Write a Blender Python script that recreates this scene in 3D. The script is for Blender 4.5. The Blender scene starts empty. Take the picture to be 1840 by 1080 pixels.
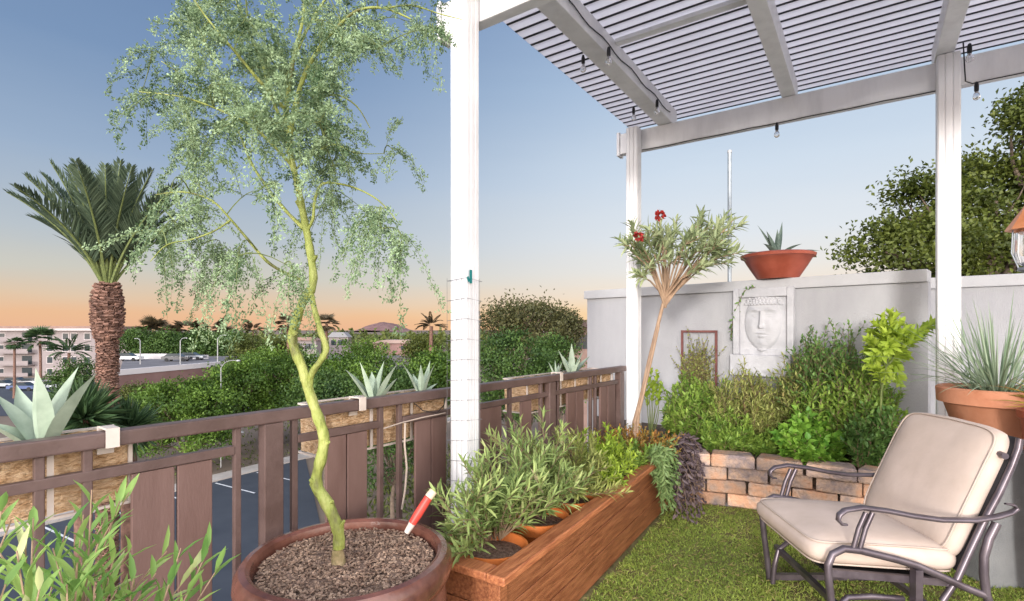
import bpy, math, random
import numpy as np
from mathutils import Vector, Matrix
random.seed(7)
R = np.random.default_rng(11)
SC = bpy.context.scene
COL = SC.collection
F, CX, HY, H = 930.0, 920.0, 592.0, 1.4      # focal length in photo pixels, principal column, horizon row, eye height
PI = math.pi

def W(px, py, d):            # point at depth d seen at a photo pixel
    return Vector(((px - CX) / F * d, d, H - (py - HY) / F * d))
def V3(*a): return Vector(a)
def unit(v):
    v = np.asarray(v, float); return v / (np.linalg.norm(v, axis=-1, keepdims=True) + 1e-9)

# ------------------------------------------------------------------ materials
def nt(m):
    m.use_nodes = True; t = m.node_tree; t.nodes.clear(); return t, t.nodes, t.links
def mat(name, c1, c2=None, scale=6.0, rough=0.6, metal=0.0, bump=0.0, bscale=40.0, attr=False, stretch=None,
        c3=None, detail=4.0, spec=0.4, lo=0.35, hi=0.65, transl=0.0, coat=0.0):
    m = bpy.data.materials.new(name); t, N, L = nt(m)
    out = N.new('ShaderNodeOutputMaterial'); b = N.new('ShaderNodeBsdfPrincipled')
    b.inputs['Roughness'].default_value = rough; b.inputs['Metallic'].default_value = metal
    b.inputs['Specular IOR Level'].default_value = spec
    if coat: b.inputs['Coat Weight'].default_value = coat; b.inputs['Coat Roughness'].default_value = .25
    tc = N.new('ShaderNodeTexCoord'); mp = N.new('ShaderNodeMapping')
    if stretch: mp.inputs['Scale'].default_value = stretch
    L.new(tc.outputs['Object'], mp.inputs['Vector'])
    col = None
    if c2 is not None:
        n = N.new('ShaderNodeTexNoise'); n.inputs['Scale'].default_value = scale; n.inputs['Detail'].default_value = detail
        n.inputs['Roughness'].default_value = .62
        L.new(mp.outputs[0], n.inputs['Vector'])
        r = N.new('ShaderNodeValToRGB'); e = r.color_ramp.elements
        e[0].position = lo; e[1].position = hi; e[0].color = (*c1, 1); e[1].color = (*c2, 1)
        if c3 is not None:
            k = e.new((lo + hi) / 2); k.color = (*c3, 1)
        L.new(n.outputs['Fac'], r.inputs['Fac']); col = r.outputs['Color']
        rr = N.new('ShaderNodeMapRange'); rr.inputs['To Min'].default_value = max(.05, rough - .12); rr.inputs['To Max'].default_value = min(1, rough + .12)
        L.new(n.outputs['Fac'], rr.inputs['Value']); L.new(rr.outputs[0], b.inputs['Roughness'])
    else:
        rgb = N.new('ShaderNodeRGB'); rgb.outputs[0].default_value = (*c1, 1); col = rgb.outputs[0]
    if attr:
        a = N.new('ShaderNodeAttribute'); a.attribute_name = 'v'
        hsv = N.new('ShaderNodeHueSaturation'); mr = N.new('ShaderNodeMapRange')
        mr.inputs['To Min'].default_value = .62; mr.inputs['To Max'].default_value = 1.3
        L.new(a.outputs['Fac'], mr.inputs['Value']); L.new(mr.outputs[0], hsv.inputs['Value']); L.new(col, hsv.inputs['Color'])
        col = hsv.outputs['Color']
    L.new(col, b.inputs['Base Color'])
    if bump:
        n2 = N.new('ShaderNodeTexNoise'); n2.inputs['Scale'].default_value = bscale; n2.inputs['Detail'].default_value = 5
        L.new(mp.outputs[0], n2.inputs['Vector'])
        bp = N.new('ShaderNodeBump'); bp.inputs['Strength'].default_value = bump; bp.inputs['Distance'].default_value = .02
        L.new(n2.outputs['Fac'], bp.inputs['Height']); L.new(bp.outputs[0], b.inputs['Normal'])
    if transl:
        tr = N.new('ShaderNodeBsdfTranslucent'); L.new(col, tr.inputs['Color'])
        mx = N.new('ShaderNodeMixShader'); mx.inputs[0].default_value = transl
        L.new(b.outputs[0], mx.inputs[1]); L.new(tr.outputs[0], mx.inputs[2]); L.new(mx.outputs[0], out.inputs['Surface'])
    else:
        L.new(b.outputs[0], out.inputs['Surface'])
    return m
def leafmat(name, c1, c2, transl=.3, rough=.5, c3=None):
    """c1..c2 by a random value carried by each leaf (its own colour), a little light passes through."""
    m = bpy.data.materials.new(name); t, N, L = nt(m)
    out = N.new('ShaderNodeOutputMaterial'); b = N.new('ShaderNodeBsdfPrincipled'); b.inputs['Roughness'].default_value = rough
    b.inputs['Specular IOR Level'].default_value = .35
    a = N.new('ShaderNodeAttribute'); a.attribute_name = 'v'
    r = N.new('ShaderNodeValToRGB'); e = r.color_ramp.elements
    e[0].color = (*c1, 1); e[1].color = (*c2, 1)
    if c3 is not None: e[1].position = .8; k = e.new(1.0); k.color = (*c3, 1)
    L.new(a.outputs['Fac'], r.inputs['Fac']); L.new(r.outputs[0], b.inputs['Base Color'])
    tr = N.new('ShaderNodeBsdfTranslucent'); L.new(r.outputs[0], tr.inputs['Color'])
    mx = N.new('ShaderNodeMixShader'); mx.inputs[0].default_value = transl
    L.new(b.outputs[0], mx.inputs[1]); L.new(tr.outputs[0], mx.inputs[2]); L.new(mx.outputs[0], out.inputs['Surface'])
    return m

# ------------------------------------------------------------------ mesh building
class MB:
    def __init__(s): s.v = []; s.f = []; s.t = []; s.tint = .5
    def add(s, vs, fs, tint=None):
        k = len(s.v); s.v += [tuple(p) for p in vs]; s.f += [tuple(i + k for i in f) for f in fs]
        s.t += [s.tint if tint is None else tint] * len(vs); return s
    def hexa(s, c8, tint=None):
        return s.add(c8, [(0, 3, 2, 1), (4, 5, 6, 7), (0, 1, 5, 4), (1, 2, 6, 5), (2, 3, 7, 6), (3, 0, 4, 7)], tint)
    def box(s, lo, hi, tint=None):
        x0, y0, z0 = lo; x1, y1, z1 = hi
        return s.hexa([(x0, y0, z0), (x1, y0, z0), (x1, y1, z0), (x0, y1, z0), (x0, y0, z1), (x1, y0, z1), (x1, y1, z1), (x0, y1, z1)], tint)
    def obox(s, c, ax, ay, az, tint=None):          # oriented box: centre and three half-axis vectors
        c, ax, ay, az = map(Vector, (c, ax, ay, az))
        return s.hexa([c - ax - ay - az, c + ax - ay - az, c + ax + ay - az, c - ax + ay - az, c - ax - ay + az, c + ax - ay + az, c + ax + ay + az, c - ax + ay + az], tint)
    def bevbox(s, lo, hi, b, tint=None, n=2):       # box with rounded edges
        bm = bmesh_box(lo, hi, b, n); return s.add(*bm, tint)
    def bar(s, p0, p1, w, h, up=(0, 0, 1), tint=None):
        p0, p1 = Vector(p0), Vector(p1); d = (p1 - p0); a = d.normalized()
        sd = a.cross(Vector(up))
        if sd.length < 1e-4: sd = a.cross(Vector((1, 0, 0)))
        sd.normalize(); u = sd.cross(a)
        return s.obox((p0 + p1) / 2, d / 2, sd * w / 2, u * h / 2, tint)
    def tube(s, pts, r, n=8, cap=True, tint=None, flat=1.0):
        pts = [Vector(p) for p in pts]; m = len(pts)
        rs = r if hasattr(r, '__len__') else [r] * m
        vs = []; ref = None
        for i, p in enumerate(pts):
            a = (pts[min(i + 1, m - 1)] - pts[max(i - 1, 0)])
            a = a.normalized() if a.length > 1e-9 else Vector((0, 0, 1))
            if ref is None:
                ref = a.cross(Vector((0, 0, 1)))
                if ref.length < .05: ref = a.cross(Vector((1, 0, 0)))
            sd = (ref - a * ref.dot(a)); sd.normalize(); ref = sd; u = sd.cross(a)
            for k in range(n):
                q = 2 * PI * k / n; vs.append(p + (sd * math.cos(q) + u * math.sin(q) * flat) * rs[i])
        fs = [(i * n + k, i * n + (k + 1) % n, (i + 1) * n + (k + 1) % n, (i + 1) * n + k) for i in range(m - 1) for k in range(n)]
        if cap: fs += [tuple(range(n - 1, -1, -1)), tuple((m - 1) * n + k for k in range(n))]
        return s.add(vs, fs, tint)
    def lathe(s, prof, c=(0, 0, 0), n=32, tint=None, wob=None, close=False):
        vs = []
        for i, (r, z) in enumerate(prof):
            for k in range(n):
                q = 2 * PI * k / n; rr = r * (1 + (wob(q, z) if wob else 0))
                vs.append((c[0] + rr * math.cos(q), c[1] + rr * math.sin(q), c[2] + z))
        m = len(prof)
        fs = [(i * n + k, i * n + (k + 1) % n, (i + 1) * n + (k + 1) % n, (i + 1) * n + k) for i in range(m - 1) for k in range(n)]
        if close: fs += [tuple(range(n - 1, -1, -1)), tuple((m - 1) * n + k for k in range(n))]
        return s.add(vs, fs, tint)
    def prism(s, outline, h0, h1, axis='z', tint=None):
        n = len(outline)
        def P(a, b, h): return {'z': (a, b, h), 'y': (a, h, b), 'x': (h, a, b)}[axis]
        vs = [P(a, b, h0) for a, b in outline] + [P(a, b, h1) for a, b in outline]
        fs = [(i, (i + 1) % n, n + (i + 1) % n, n + i) for i in range(n)] + [tuple(range(n - 1, -1, -1)), tuple(range(n, 2 * n))]
        return s.add(vs, fs, tint)
    def mesh(s, name, off=(0, 0, 0), smooth=None):
        me = bpy.data.meshes.new(name)
        v = np.array(s.v, float).reshape(-1, 3) - np.array(off, float)
        me.from_pydata(v.tolist(), [], s.f)
        a = me.attributes.new('v', 'FLOAT', 'POINT'); a.data.foreach_set('value', np.array(s.t, 'f'))
        if smooth is not None:
            me.polygons.foreach_set('use_smooth', [True] * len(me.polygons)); me.update()
            me.set_sharp_from_angle(angle=math.radians(smooth))
        me.update(); return me
import bmesh
def bmesh_box(lo, hi, b, n=2):
    bm = bmesh.new(); bmesh.ops.create_cube(bm, size=1)
    for v in bm.verts:
        v.co = Vector([(lo[i] + hi[i]) / 2 + v.co[i] * (hi[i] - lo[i]) for i in range(3)])
    bmesh.ops.bevel(bm, geom=bm.edges[:], offset=b, segments=n, profile=.5, affect='EDGES')
    bm.verts.index_update()
    r = ([v.co[:] for v in bm.verts], [tuple(v.index for v in f.verts) for f in bm.faces]); bm.free(); return r

class Leaves:
    """Many leaves in arrays: base point, direction, upward normal, length, width, tint."""
    def __init__(s): s.P = []; s.D = []; s.U = []; s.L = []; s.Wd = []; s.v = []
    def add(s, P, D, U, L, Wd, v=None):
        P = np.atleast_2d(np.asarray(P, float)); n = len(P)
        s.P.append(P); s.D.append(np.broadcast_to(unit(D), (n, 3))); s.U.append(np.broadcast_to(np.asarray(U, float), (n, 3)))
        s.L.append(np.broadcast_to(np.asarray(L, float), (n,))); s.Wd.append(np.broadcast_to(np.asarray(Wd, float), (n,)))
        s.v.append(R.random(n) if v is None else np.broadcast_to(np.asarray(v, float), (n,)))
    def mesh(s, name, off=(0, 0, 0), kind='tri', fold=.25, droop=.12):
        P = np.concatenate(s.P) - np.array(off, float); D = np.concatenate(s.D); U = np.concatenate(s.U)
        L = np.concatenate(s.L)[:, None]; Wd = np.concatenate(s.Wd)[:, None]; v = np.concatenate(s.v); n = len(P)
        S = unit(np.cross(D, U)); U = np.cross(S, D)
        if kind == 'tri':
            q = np.stack([P, P + D * L * .5 - S * Wd * .5 + U * Wd * fold, P + D * L - U * L * droop, P + D * L * .5 + S * Wd * .5 + U * Wd * fold], 1)
            k = 4; tris = np.array([[0, 2, 1], [0, 3, 2]]); sizes = [3, 3]; flat = tris.ravel()
        else:
            m1 = P + D * L * .35 + U * L * droop * .1; m2 = P + D * L * .7 - U * L * droop * .25; tip = P + D * L - U * L * droop
            up = U * Wd * fold
            q = np.stack([P, m1 - S * Wd * .46 + up, m1, m1 + S * Wd * .46 + up, m2 - S * Wd * .36 + up * .7, m2, m2 + S * Wd * .36 + up * .7, tip], 1)
            k = 8; flat = np.array([0, 2, 1, 0, 3, 2, 1, 2, 5, 4, 2, 3, 6, 5, 4, 5, 7, 5, 6, 7]); sizes = [3, 3, 4, 4, 3, 3]
        me = bpy.data.meshes.new(name)
        co = q.reshape(-1, 3); idx = (flat[None, :] + (np.arange(n) * k)[:, None]).ravel(); sz = np.tile(sizes, n)
        st = np.concatenate([[0], np.cumsum(sz)[:-1]])
        me.vertices.add(len(co)); me.vertices.foreach_set('co', co.ravel().astype('f'))
        me.loops.add(len(idx)); me.loops.foreach_set('vertex_index', idx.astype('i'))
        me.polygons.add(len(sz)); me.polygons.foreach_set('loop_start', st.astype('i')); me.polygons.foreach_set('loop_total', sz.astype('i'))
        a = me.attributes.new('v', 'FLOAT', 'POINT'); a.data.foreach_set('value', np.repeat(v, k).astype('f'))
        me.update(calc_edges=True); me.validate(); return me

BASE = {}
def tag(o, label, cat, group=None, kind=None):
    if label: o['label'] = label
    if cat: o['category'] = cat
    if group: o['group'] = group
    if kind: o['kind'] = kind
    return o
def thing(name, label, cat, loc=(0, 0, 0), rotz=0, group=None):
    o = bpy.data.objects.new(name, None); COL.objects.link(o); o.empty_display_size = .1
    o.location = loc; o.rotation_euler = (0, 0, rotz); BASE[o.name] = Vector(loc)
    return tag(o, label, cat, group)
def obj(name, mb, m, parent=None, local=False, smooth=None, loc=None, **kw):
    """One mesh object. World-coordinate geometry is shifted to the parent's base, unless local."""
    off = (0, 0, 0)
    if parent is not None and not local: off = BASE[parent.name]
    if parent is None and loc is not None: off = loc
    me = mb.mesh(name, off, **kw) if isinstance(mb, Leaves) else mb.mesh(name, off, smooth)
    o = bpy.data.objects.new(name, me); COL.objects.link(o); me.materials.append(m)
    if parent is not None: o.parent = parent; BASE[o.name] = BASE[parent.name]
    else:
        o.location = off; BASE[o.name] = Vector(off)
    return o
def structure(name, mb, m, **kw):
    o = obj(name, mb, m, **kw); o['kind'] = 'structure'; return o

# ------------------------------------------------------------------ palette
M = {}
M['white_paint'] = mat('white_paint', (.66, .655, .66), (.80, .795, .80), 5, .4, bump=.06, bscale=60, stretch=(1, 1, .25), detail=9, lo=.3, hi=.55)
M['slat'] = mat('white_slat', (.86, .83, .83), (.90, .87, .87), 2, .4, transl=.74)
M['seam'] = mat('dark_seam', (.03, .03, .035), rough=.7)
M['black'] = mat('black_rubber', (.012, .012, .014), rough=.5)
M['rail'] = mat('rail_brown', (.090, .056, .048), (.130, .084, .074), 7, .42, bump=.08, bscale=90)
M['panel'] = mat('panel_brown', (.114, .064, .053), (.172, .104, .088), 5, .5, bump=.08, bscale=120, stretch=(1, 1, .25), detail=8)
M['stucco'] = mat('grey_stucco', (.33, .33, .345), (.41, .41, .42), 2.2, .85, bump=.3, bscale=160, stretch=(1, 1, .35), detail=9)
M['cap'] = mat('wall_cap', (.40, .40, .41), (.45, .45, .455), 3, .8, bump=.15, bscale=120)
M['cedar'] = mat('stained_cedar', (.20, .062, .026), (.38, .145, .06), 5, .45, bump=.25, bscale=14, stretch=(1.2, 14, 14), attr=True)
M['pot_glaze'] = mat('brown_glaze', (.075, .028, .02), (.21, .085, .058), 5, .2, bump=.12, bscale=24, detail=6, coat=.25)
M['mulch_soil'] = mat('mulch_soil', (.10, .06, .042), (.27, .175, .125), 60, .95, bump=.9, bscale=110)
M['chips'] = mat('bark_chips', (.15, .088, .06), (.42, .29, .205), 30, .9, attr=True)
M['soil'] = mat('dark_soil', (.06, .042, .03), (.17, .12, .085), 40, .95, bump=.8, bscale=90)
M['terra'] = mat('terracotta', (.42, .165, .085), (.52, .24, .14), 5, .7, bump=.12, bscale=60)
M['plastic_orange'] = mat('orange_plastic', (.50, .13, .03), (.62, .19, .05), 4, .42)
M['bowl_red'] = mat('red_bowl', (.25, .055, .032), (.36, .09, .055), 4, .36)
M['liner'] = mat('coir_liner', (.42, .24, .11), (.78, .57, .36), 26, .95, bump=1.0, bscale=70, stretch=(1, 1, 3), c3=(.68, .45, .26))
M['frame_pale'] = mat('pale_frame', (.52, .44, .38), (.62, .55, .49), 8, .5)
M['agave'] = mat('agave_leaf', (.30, .38, .28), (.46, .55, .42), 9, .5, bump=.06, bscale=30, attr=True, transl=.08)
M['agave_dark'] = mat('dark_agave_leaf', (.10, .14, .12), (.18, .24, .19), 9, .5, attr=True)
M['green_bark'] = mat('palo_verde_bark', (.13, .13, .04), (.36, .38, .12), 16, .6, bump=.6, bscale=60, c3=(.26, .30, .065), stretch=(1, 1, .45), detail=7)
M['twig'] = mat('green_twig', (.10, .13, .045), (.19, .23, .07), 20, .7)
M['brown_twig'] = mat('brown_twig', (.13, .085, .05), (.22, .15, .09), 20, .8)
M['tan_bark'] = mat('tan_bark', (.26, .17, .11), (.44, .30, .2), 18, .8, bump=.3, bscale=40, stretch=(1, 1, .3))
M['grey_bark'] = mat('grey_bark', (.09, .065, .05), (.18, .135, .1), 5, .9, bump=.6, bscale=14)
M['palm_bark'] = mat('palm_bark', (.10, .052, .038), (.26, .145, .105), 7, .95, bump=.5, bscale=20, attr=True)
M['feather'] = leafmat('feathery_leaf', (.07, .13, .05), (.42, .55, .31), .32)
M['sage'] = leafmat('narrow_sage_leaf', (.13, .21, .06), (.41, .50, .17), .3, c3=(.33, .22, .16))
M['lime'] = leafmat('lime_leaf', (.22, .34, .03), (.48, .60, .08), .35)
M['lance'] = leafmat('lance_leaf', (.10, .24, .05), (.36, .52, .14), .35, c3=(.62, .62, .32))
M['oleander'] = leafmat('oleander_leaf', (.20, .27, .12), (.50, .56, .31), .25)
M['bush'] = leafmat('bush_leaf', (.09, .19, .03), (.36, .50, .09), .3)
M['bush_olive'] = leafmat('olive_bush_leaf', (.15, .19, .045), (.46, .49, .15), .3, c3=(.38, .22, .1))
M['bush_dark'] = leafmat('dark_bush_leaf', (.06, .14, .035), (.23, .39, .10), .3)
M['broad'] = leafmat('broad_leaf', (.09, .24, .03), (.30, .50, .07), .3)
M['purple'] = leafmat('purple_leaf', (.04, .026, .036), (.19, .14, .145), .15)
M['trail'] = leafmat('trailing_leaf', (.09, .17, .05), (.27, .37, .14), .25)
M['orange_leaf'] = leafmat('orange_succulent', (.20, .20, .03), (.52, .22, .06), .25, c3=(.5, .3, .3))
M['blade'] = leafmat('strap_leaf', (.17, .26, .15), (.44, .54, .38), .25)
M['yellow_blade'] = leafmat('yellow_strap_leaf', (.28, .26, .04), (.60, .45, .08), .25, c3=(.3, .1, .06))
M['grass'] = leafmat('grass_blade', (.14, .23, .035), (.50, .59, .12), .3, c3=(.54, .43, .18))
M['palm_leaf'] = leafmat('date_palm_leaf', (.035, .06, .035), (.115, .16, .095), .15)
M['fan_leaf'] = leafmat('fan_palm_leaf', (.035, .075, .03), (.09, .16, .06), .2)
M['brown_palm_leaf'] = leafmat('brown_palm_leaf', (.05, .045, .025), (.13, .095, .05), .2)
TREE = [leafmat('tree_leaf_a', (.028, .07, .010), (.17, .28, .04), .3), leafmat('tree_leaf_b', (.02, .052, .012), (.11, .19, .04), .28),
        leafmat('tree_leaf_c', (.055, .06, .02), (.13, .125, .045), .25), leafmat('tree_leaf_d', (.04, .06, .012), (.13, .15, .03), .28), leafmat('tree_leaf_e', (.04, .06, .01), (.15, .18, .03), .35)]
M['petal'] = leafmat('red_petal', (.30, .02, .02), (.55, .06, .05), .25)
M['cushion'] = mat('beige_cushion', (.475, .38, .315), (.545, .44, .375), 4, .9, bump=.16, bscale=9, spec=.2)
M['piping'] = mat('cushion_piping', (.46, .37, .31), rough=.9)
M['chair_metal'] = mat('bronze_metal', (.085, .068, .078), (.15, .125, .14), 8, .33, metal=.55)
M['sling'] = mat('dark_sling', (.018, .017, .02), rough=.8)
M['block'] = mat('paving_block', (.27, .21, .20), (.56, .32, .20), 4.5, .95, bump=1.0, bscale=38, attr=True, c3=(.46, .32, .24), lo=.4, hi=.6)
M['plaster'] = mat('white_plaster', (.42, .42, .44), (.52, .52, .54), 5, .8, bump=.25, bscale=90)
M['trellis'] = mat('rust_trellis', (.13, .045, .04), (.2, .08, .07), 10, .7)
M['copper'] = mat('copper_roof', (.55, .20, .08), (.66, .30, .15), 6, .45, metal=.35)
M['lantern_metal'] = mat('lantern_metal', (.16, .17, .19), (.26, .28, .31), 10, .5, metal=.4)
M['steel'] = mat('galvanised_steel', (.24, .27, .29), (.34, .37, .39), 8, .5, metal=.5)
M['red_tool'] = mat('red_handle', (.55, .045, .035), (.62, .07, .05), 8, .4)
M['wood_pale'] = mat('pale_wood', (.55, .42, .29), (.66, .53, .4), 10, .7)
M['teal'] = mat('teal_ribbon', (.0, .17, .17), rough=.6)
M['wire'] = mat('grey_wire', (.22, .22, .23), rough=.5, metal=.4)
M['hose'] = mat('dark_hose', (.03, .024, .022), rough=.6)
M['pale_cable'] = mat('pale_cable', (.42, .34, .28), rough=.6)
M['floor'] = mat('terrace_concrete', (.56, .54, .52), (.64, .62, .6), 3, .85, bump=.1)
M['lawn_soil'] = mat('lawn_soil', (.13, .105, .04), (.24, .2, .08), 9, .95, bump=.5, bscale=60)
M['ground'] = mat('dry_ground', (.13, .095, .07), (.2, .15, .11), .12, .95, detail=8)
M['asphalt'] = mat('asphalt', (.035, .042, .055), (.05, .058, .072), .5, .85, detail=8)
M['concrete'] = mat('pale_concrete', (.34, .30, .27), (.42, .38, .34), 1, .9)
M['paint_line'] = mat('line_paint', (.55, .55, .55), (.65, .65, .65), 3, .8)
M['cream_wall'] = mat('cream_wall', (.22, .185, .185), (.25, .215, .21), .3, .9)
M['roof_tile'] = mat('flat_roof', (.20, .13, .11), (.27, .18, .15), 1, .9)
M['pane'] = mat('window_pane', (.035, .045, .05), rough=.12, spec=.7)
M['pink_wall'] = mat('pink_wall', (.20, .115, .10), (.24, .145, .13), .4, .9)
M['lamp_grey'] = mat('lamp_grey', (.36, .36, .36), rough=.5, metal=.2)
M['tyre'] = mat('tyre', (.02, .02, .02), rough=.8)
M['rock'] = mat('red_rock', (.16, .085, .08), (.24, .14, .125), .02, .95, bump=.6, bscale=.05)
CARP = [mat('car_white', (.6, .6, .6), rough=.3), mat('car_silver', (.35, .37, .4), rough=.3, metal=.5), mat('car_blue', (.06, .09, .2), rough=.3), mat('car_dark', (.03, .03, .035), rough=.3)]
M['bulb'] = None
def glassmat():
    m = bpy.data.materials.new('bulb_glass'); t, N, L = nt(m); out = N.new('ShaderNodeOutputMaterial'); b = N.new('ShaderNodeBsdfPrincipled')
    b.inputs['Base Color'].default_value = (.85, .85, .87, 1); b.inputs['Roughness'].default_value = .06; b.inputs['Transmission Weight'].default_value = .85
    b.inputs['IOR'].default_value = 1.25; L.new(b.outputs[0], out.inputs[0]); return m
M['bulb'] = glassmat()

# ------------------------------------------------------------------ plant helpers
def curve(p0, p1, sag=0.0, n=5, wob=0.0, bend=None):
    p0, p1 = Vector(p0), Vector(p1); pts = []
    L = (p1 - p0).length
    off = Vector((random.uniform(-1, 1), random.uniform(-1, 1), random.uniform(-.4, .4))) * wob * L
    for i in range(n + 1):
        t = i / n; q = p0.lerp(p1, t); k = 4 * t * (1 - t)
        pts.append(q + off * k + Vector((0, 0, sag)) * k)
    return pts
def along(pts, t):
    m = len(pts) - 1; x = min(max(t, 0), .9999) * m; i = int(x)
    return pts[i].lerp(pts[i + 1], x - i), (pts[i + 1] - pts[i]).normalized()
def leafy(lv, pts, n, L, Wd, t0=.25, spread=.9, upw=.35, jit=.3, vv=None):
    """Leaves in a spiral along a stem."""
    q = random.random() * 6
    for i in range(n):
        t = t0 + (1 - t0) * (i + random.random() * .6) / n
        p, a = along(pts, t); q += 2.4
        s = a.cross(Vector((0, 0, 1)));
        if s.length < .05: s = a.cross(Vector((1, 0, 0)))
        s.normalize(); u = s.cross(a)
        rad = s * math.cos(q) + u * math.sin(q)
        sp = spread * (1 - .45 * t)
        d = a * (1 - sp * .5) + rad * sp + Vector((random.gauss(0, jit), random.gauss(0, jit), random.gauss(0, jit) + upw)) * .5
        d.normalize()
        up = a * .6 - rad * .2 + Vector((0, 0, .5))
        k = random.uniform(.7, 1.15) * (1 - .3 * max(0, t - .7) / .3)
        lv.add([p[:]], [d[:]], [up[:]], L * k, Wd * random.uniform(.8, 1.15), None if vv is None else vv + random.uniform(-.25, .25))
def sprig_plant(name, label, cat, bases, tips, leafL, leafW, nleaf, lm, sm, stemr=.003, t0=.25, spread=.9, upw=.35, wob=.12, sag=0, loc=None, kind='lance', group=None, side=0, droop=.12, jit=.3):
    loc = Vector(loc if loc is not None else bases[0])
    th = thing(name, label, cat, loc, 0, group)
    st = MB(); lv = Leaves()
    for i, tip in enumerate(tips):
        tip = Vector(tip); b = Vector(min(bases, key=lambda q: (Vector(q) - tip).length_squared + random.random() * .01))
        pts = curve(b, tip, sag, 6, wob)
        st.tube(pts, [stemr * (1.2 - .8 * k / 6) for k in range(7)], 5)
        vv = random.uniform(.25, .75)
        leafy(lv, pts, nleaf, leafL, leafW, t0, spread, upw, jit, vv)
        for k in range(side):
            p, a = along(pts, random.uniform(.35, .9))
            d = a + Vector((random.gauss(0, .6), random.gauss(0, .6), random.gauss(.2, .4))); d.normalize()
            q = curve(p, p + d * (tip - b).length * random.uniform(.2, .4), 0, 4, .1)
            st.tube(q, [stemr * .6] * 4 + [stemr * .3], 4)
            leafy(lv, q, max(4, nleaf // 2), leafL * .9, leafW * .9, .2, spread, upw, jit, vv)
    obj('stems', st, sm, th, smooth=60); obj('foliage', lv, lm, th, kind=kind, droop=droop)
    return th
def ball_tips(c, r, n, zmin=None):
    out = []
    while len(out) < n:
        q = R.normal(size=3); q /= np.linalg.norm(q); q *= R.random() ** .28
        p = Vector((c[0] + q[0] * r[0], c[1] + q[1] * r[1], c[2] + q[2] * r[2]))
        if zmin is None or p.z > zmin: out.append(p)
    return out
def blade(mb, base, d, up, L, wid, bend=.3, seg=8, thick=.12, prof=None, tint=None, cup=.35):
    """A thick tapering blade (agave, strap leaf) that curls from direction d towards -up."""
    base, d, up = Vector(base), Vector(d).normalized(), Vector(up)
    sd = d.cross(up).normalized(); up = sd.cross(d)
    vs = []; p = base.copy(); a = d.copy(); n = 6
    for i in range(seg + 1):
        t = i / seg; w = wid * (prof(t) if prof else (math.sin(PI * min(1, t * .9 + .12)) ** .7))
        if i == seg: w = wid * .012
        u = sd.cross(a)
        th = w * thick + .0006
        for (x, z) in ((-.5, cup * .5), (-.25, 0 + cup * .12), (0, -.0), (.25, cup * .12), (.5, cup * .5), (0, -thick * 2.2)):
            vs.append(p + sd * x * w + u * (z * w))
        p = p + a * (L / seg); ang = -bend / seg
        a = (a * math.cos(ang) + u * math.sin(ang)).normalized()
    fs = []
    for i in range(seg):
        for k in range(n): fs.append((i * n + k, i * n + (k + 1) % n, (i + 1) * n + (k + 1) % n, (i + 1) * n + k))
    fs.append(tuple(range(n))); fs.append(tuple(seg * n + k for k in range(n - 1, -1, -1)))
    mb.add(vs, fs, random.uniform(.3, .75) if tint is None else tint)
agprof = lambda t: (.55 + 1.5 * t * (1 - t) * 1.2) * (1 - t ** 3.2) if t < 1 else 0
def agave(label, base, leaves, m, group=None, wid=.06, name='agave_plant'):
    """leaves: list of (tip pixel x, tip pixel y, depth offset, bend)"""
    base = Vector(base); mb = MB()
    for (px, py, dd, bend) in leaves:
        tip = W(px, py, base.y + dd); v = tip - base; L = v.length * (1 + bend * bend * .05)
        side = Vector((v.x, v.y, 0)); up = Vector((-v.x, -v.y, .5 * v.length + .001))
        up = up - v.normalized() * up.dot(v.normalized())
        if up.length < 1e-4: up = Vector((0, -1, 0))
        d = v.normalized(); sd = d.cross(up).normalized(); u = sd.cross(d)
        d0 = d * math.cos(bend / 2) + u * math.sin(bend / 2)
        blade(mb, base + Vector((v.x, v.y, 0)) * .05, d0, u, L, wid * random.uniform(.85, 1.1), bend, 10, .1, agprof)
    return tag(obj(name, mb, m, loc=base, smooth=50), label, 'plant', group)

# ================================================================== SETTING
def sheet(pts, z, th=.0):
    mb = MB(); mb.add([(x, y, z) for x, y in pts], [tuple(range(len(pts)))]); return mb
GZ = -9.0
mb = MB(); n = 24
for i in range(n + 1):
    for j in range(n + 1): mb.v.append((-4000 + 8000 * i / n, -1500 + 7500 * j / n, GZ)); mb.t.append(.5)
for i in range(n):
    for j in range(n): mb.f.append((i * (n + 1) + j, (i + 1) * (n + 1) + j, (i + 1) * (n + 1) + j + 1, i * (n + 1) + j + 1))
structure('ground', mb, M['ground'])
RD = Vector((.609, .793, 0)); RO = Vector((-.793, .609, 0)); R0 = Vector((-1.26, 1.76, 0))
def rail(t, o=0, z=0): return R0 + RD * t + RO * o + Vector((0, 0, z))
# terrace slab: its left edge runs just outside the railing
mb = MB(); a = rail(-4, .08); b = rail(4.1, .08)
mb.prism([(a.x, a.y), (6, -3.2), (8, 2.5), (6.5, 5.2), (2.6, 7.6), (b.x - .1, 6.8), (b.x, b.y)], -.45, -.004)
structure('terrace_floor', mb, M['floor'])
mb = MB(); mb.prism([(-1.6 - .1, -3.0), (5.8, -3.0), (7.4, 2.5), (6.0, 5.0), (2.5, 7.4), (.9, 6.6), (b.x, b.y), (a.x + .5, a.y + .4)], GZ, -.46)
tag(obj('building_below', mb, M['cream_wall']), 'cream storey of the building under the terrace', 'building')

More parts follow.
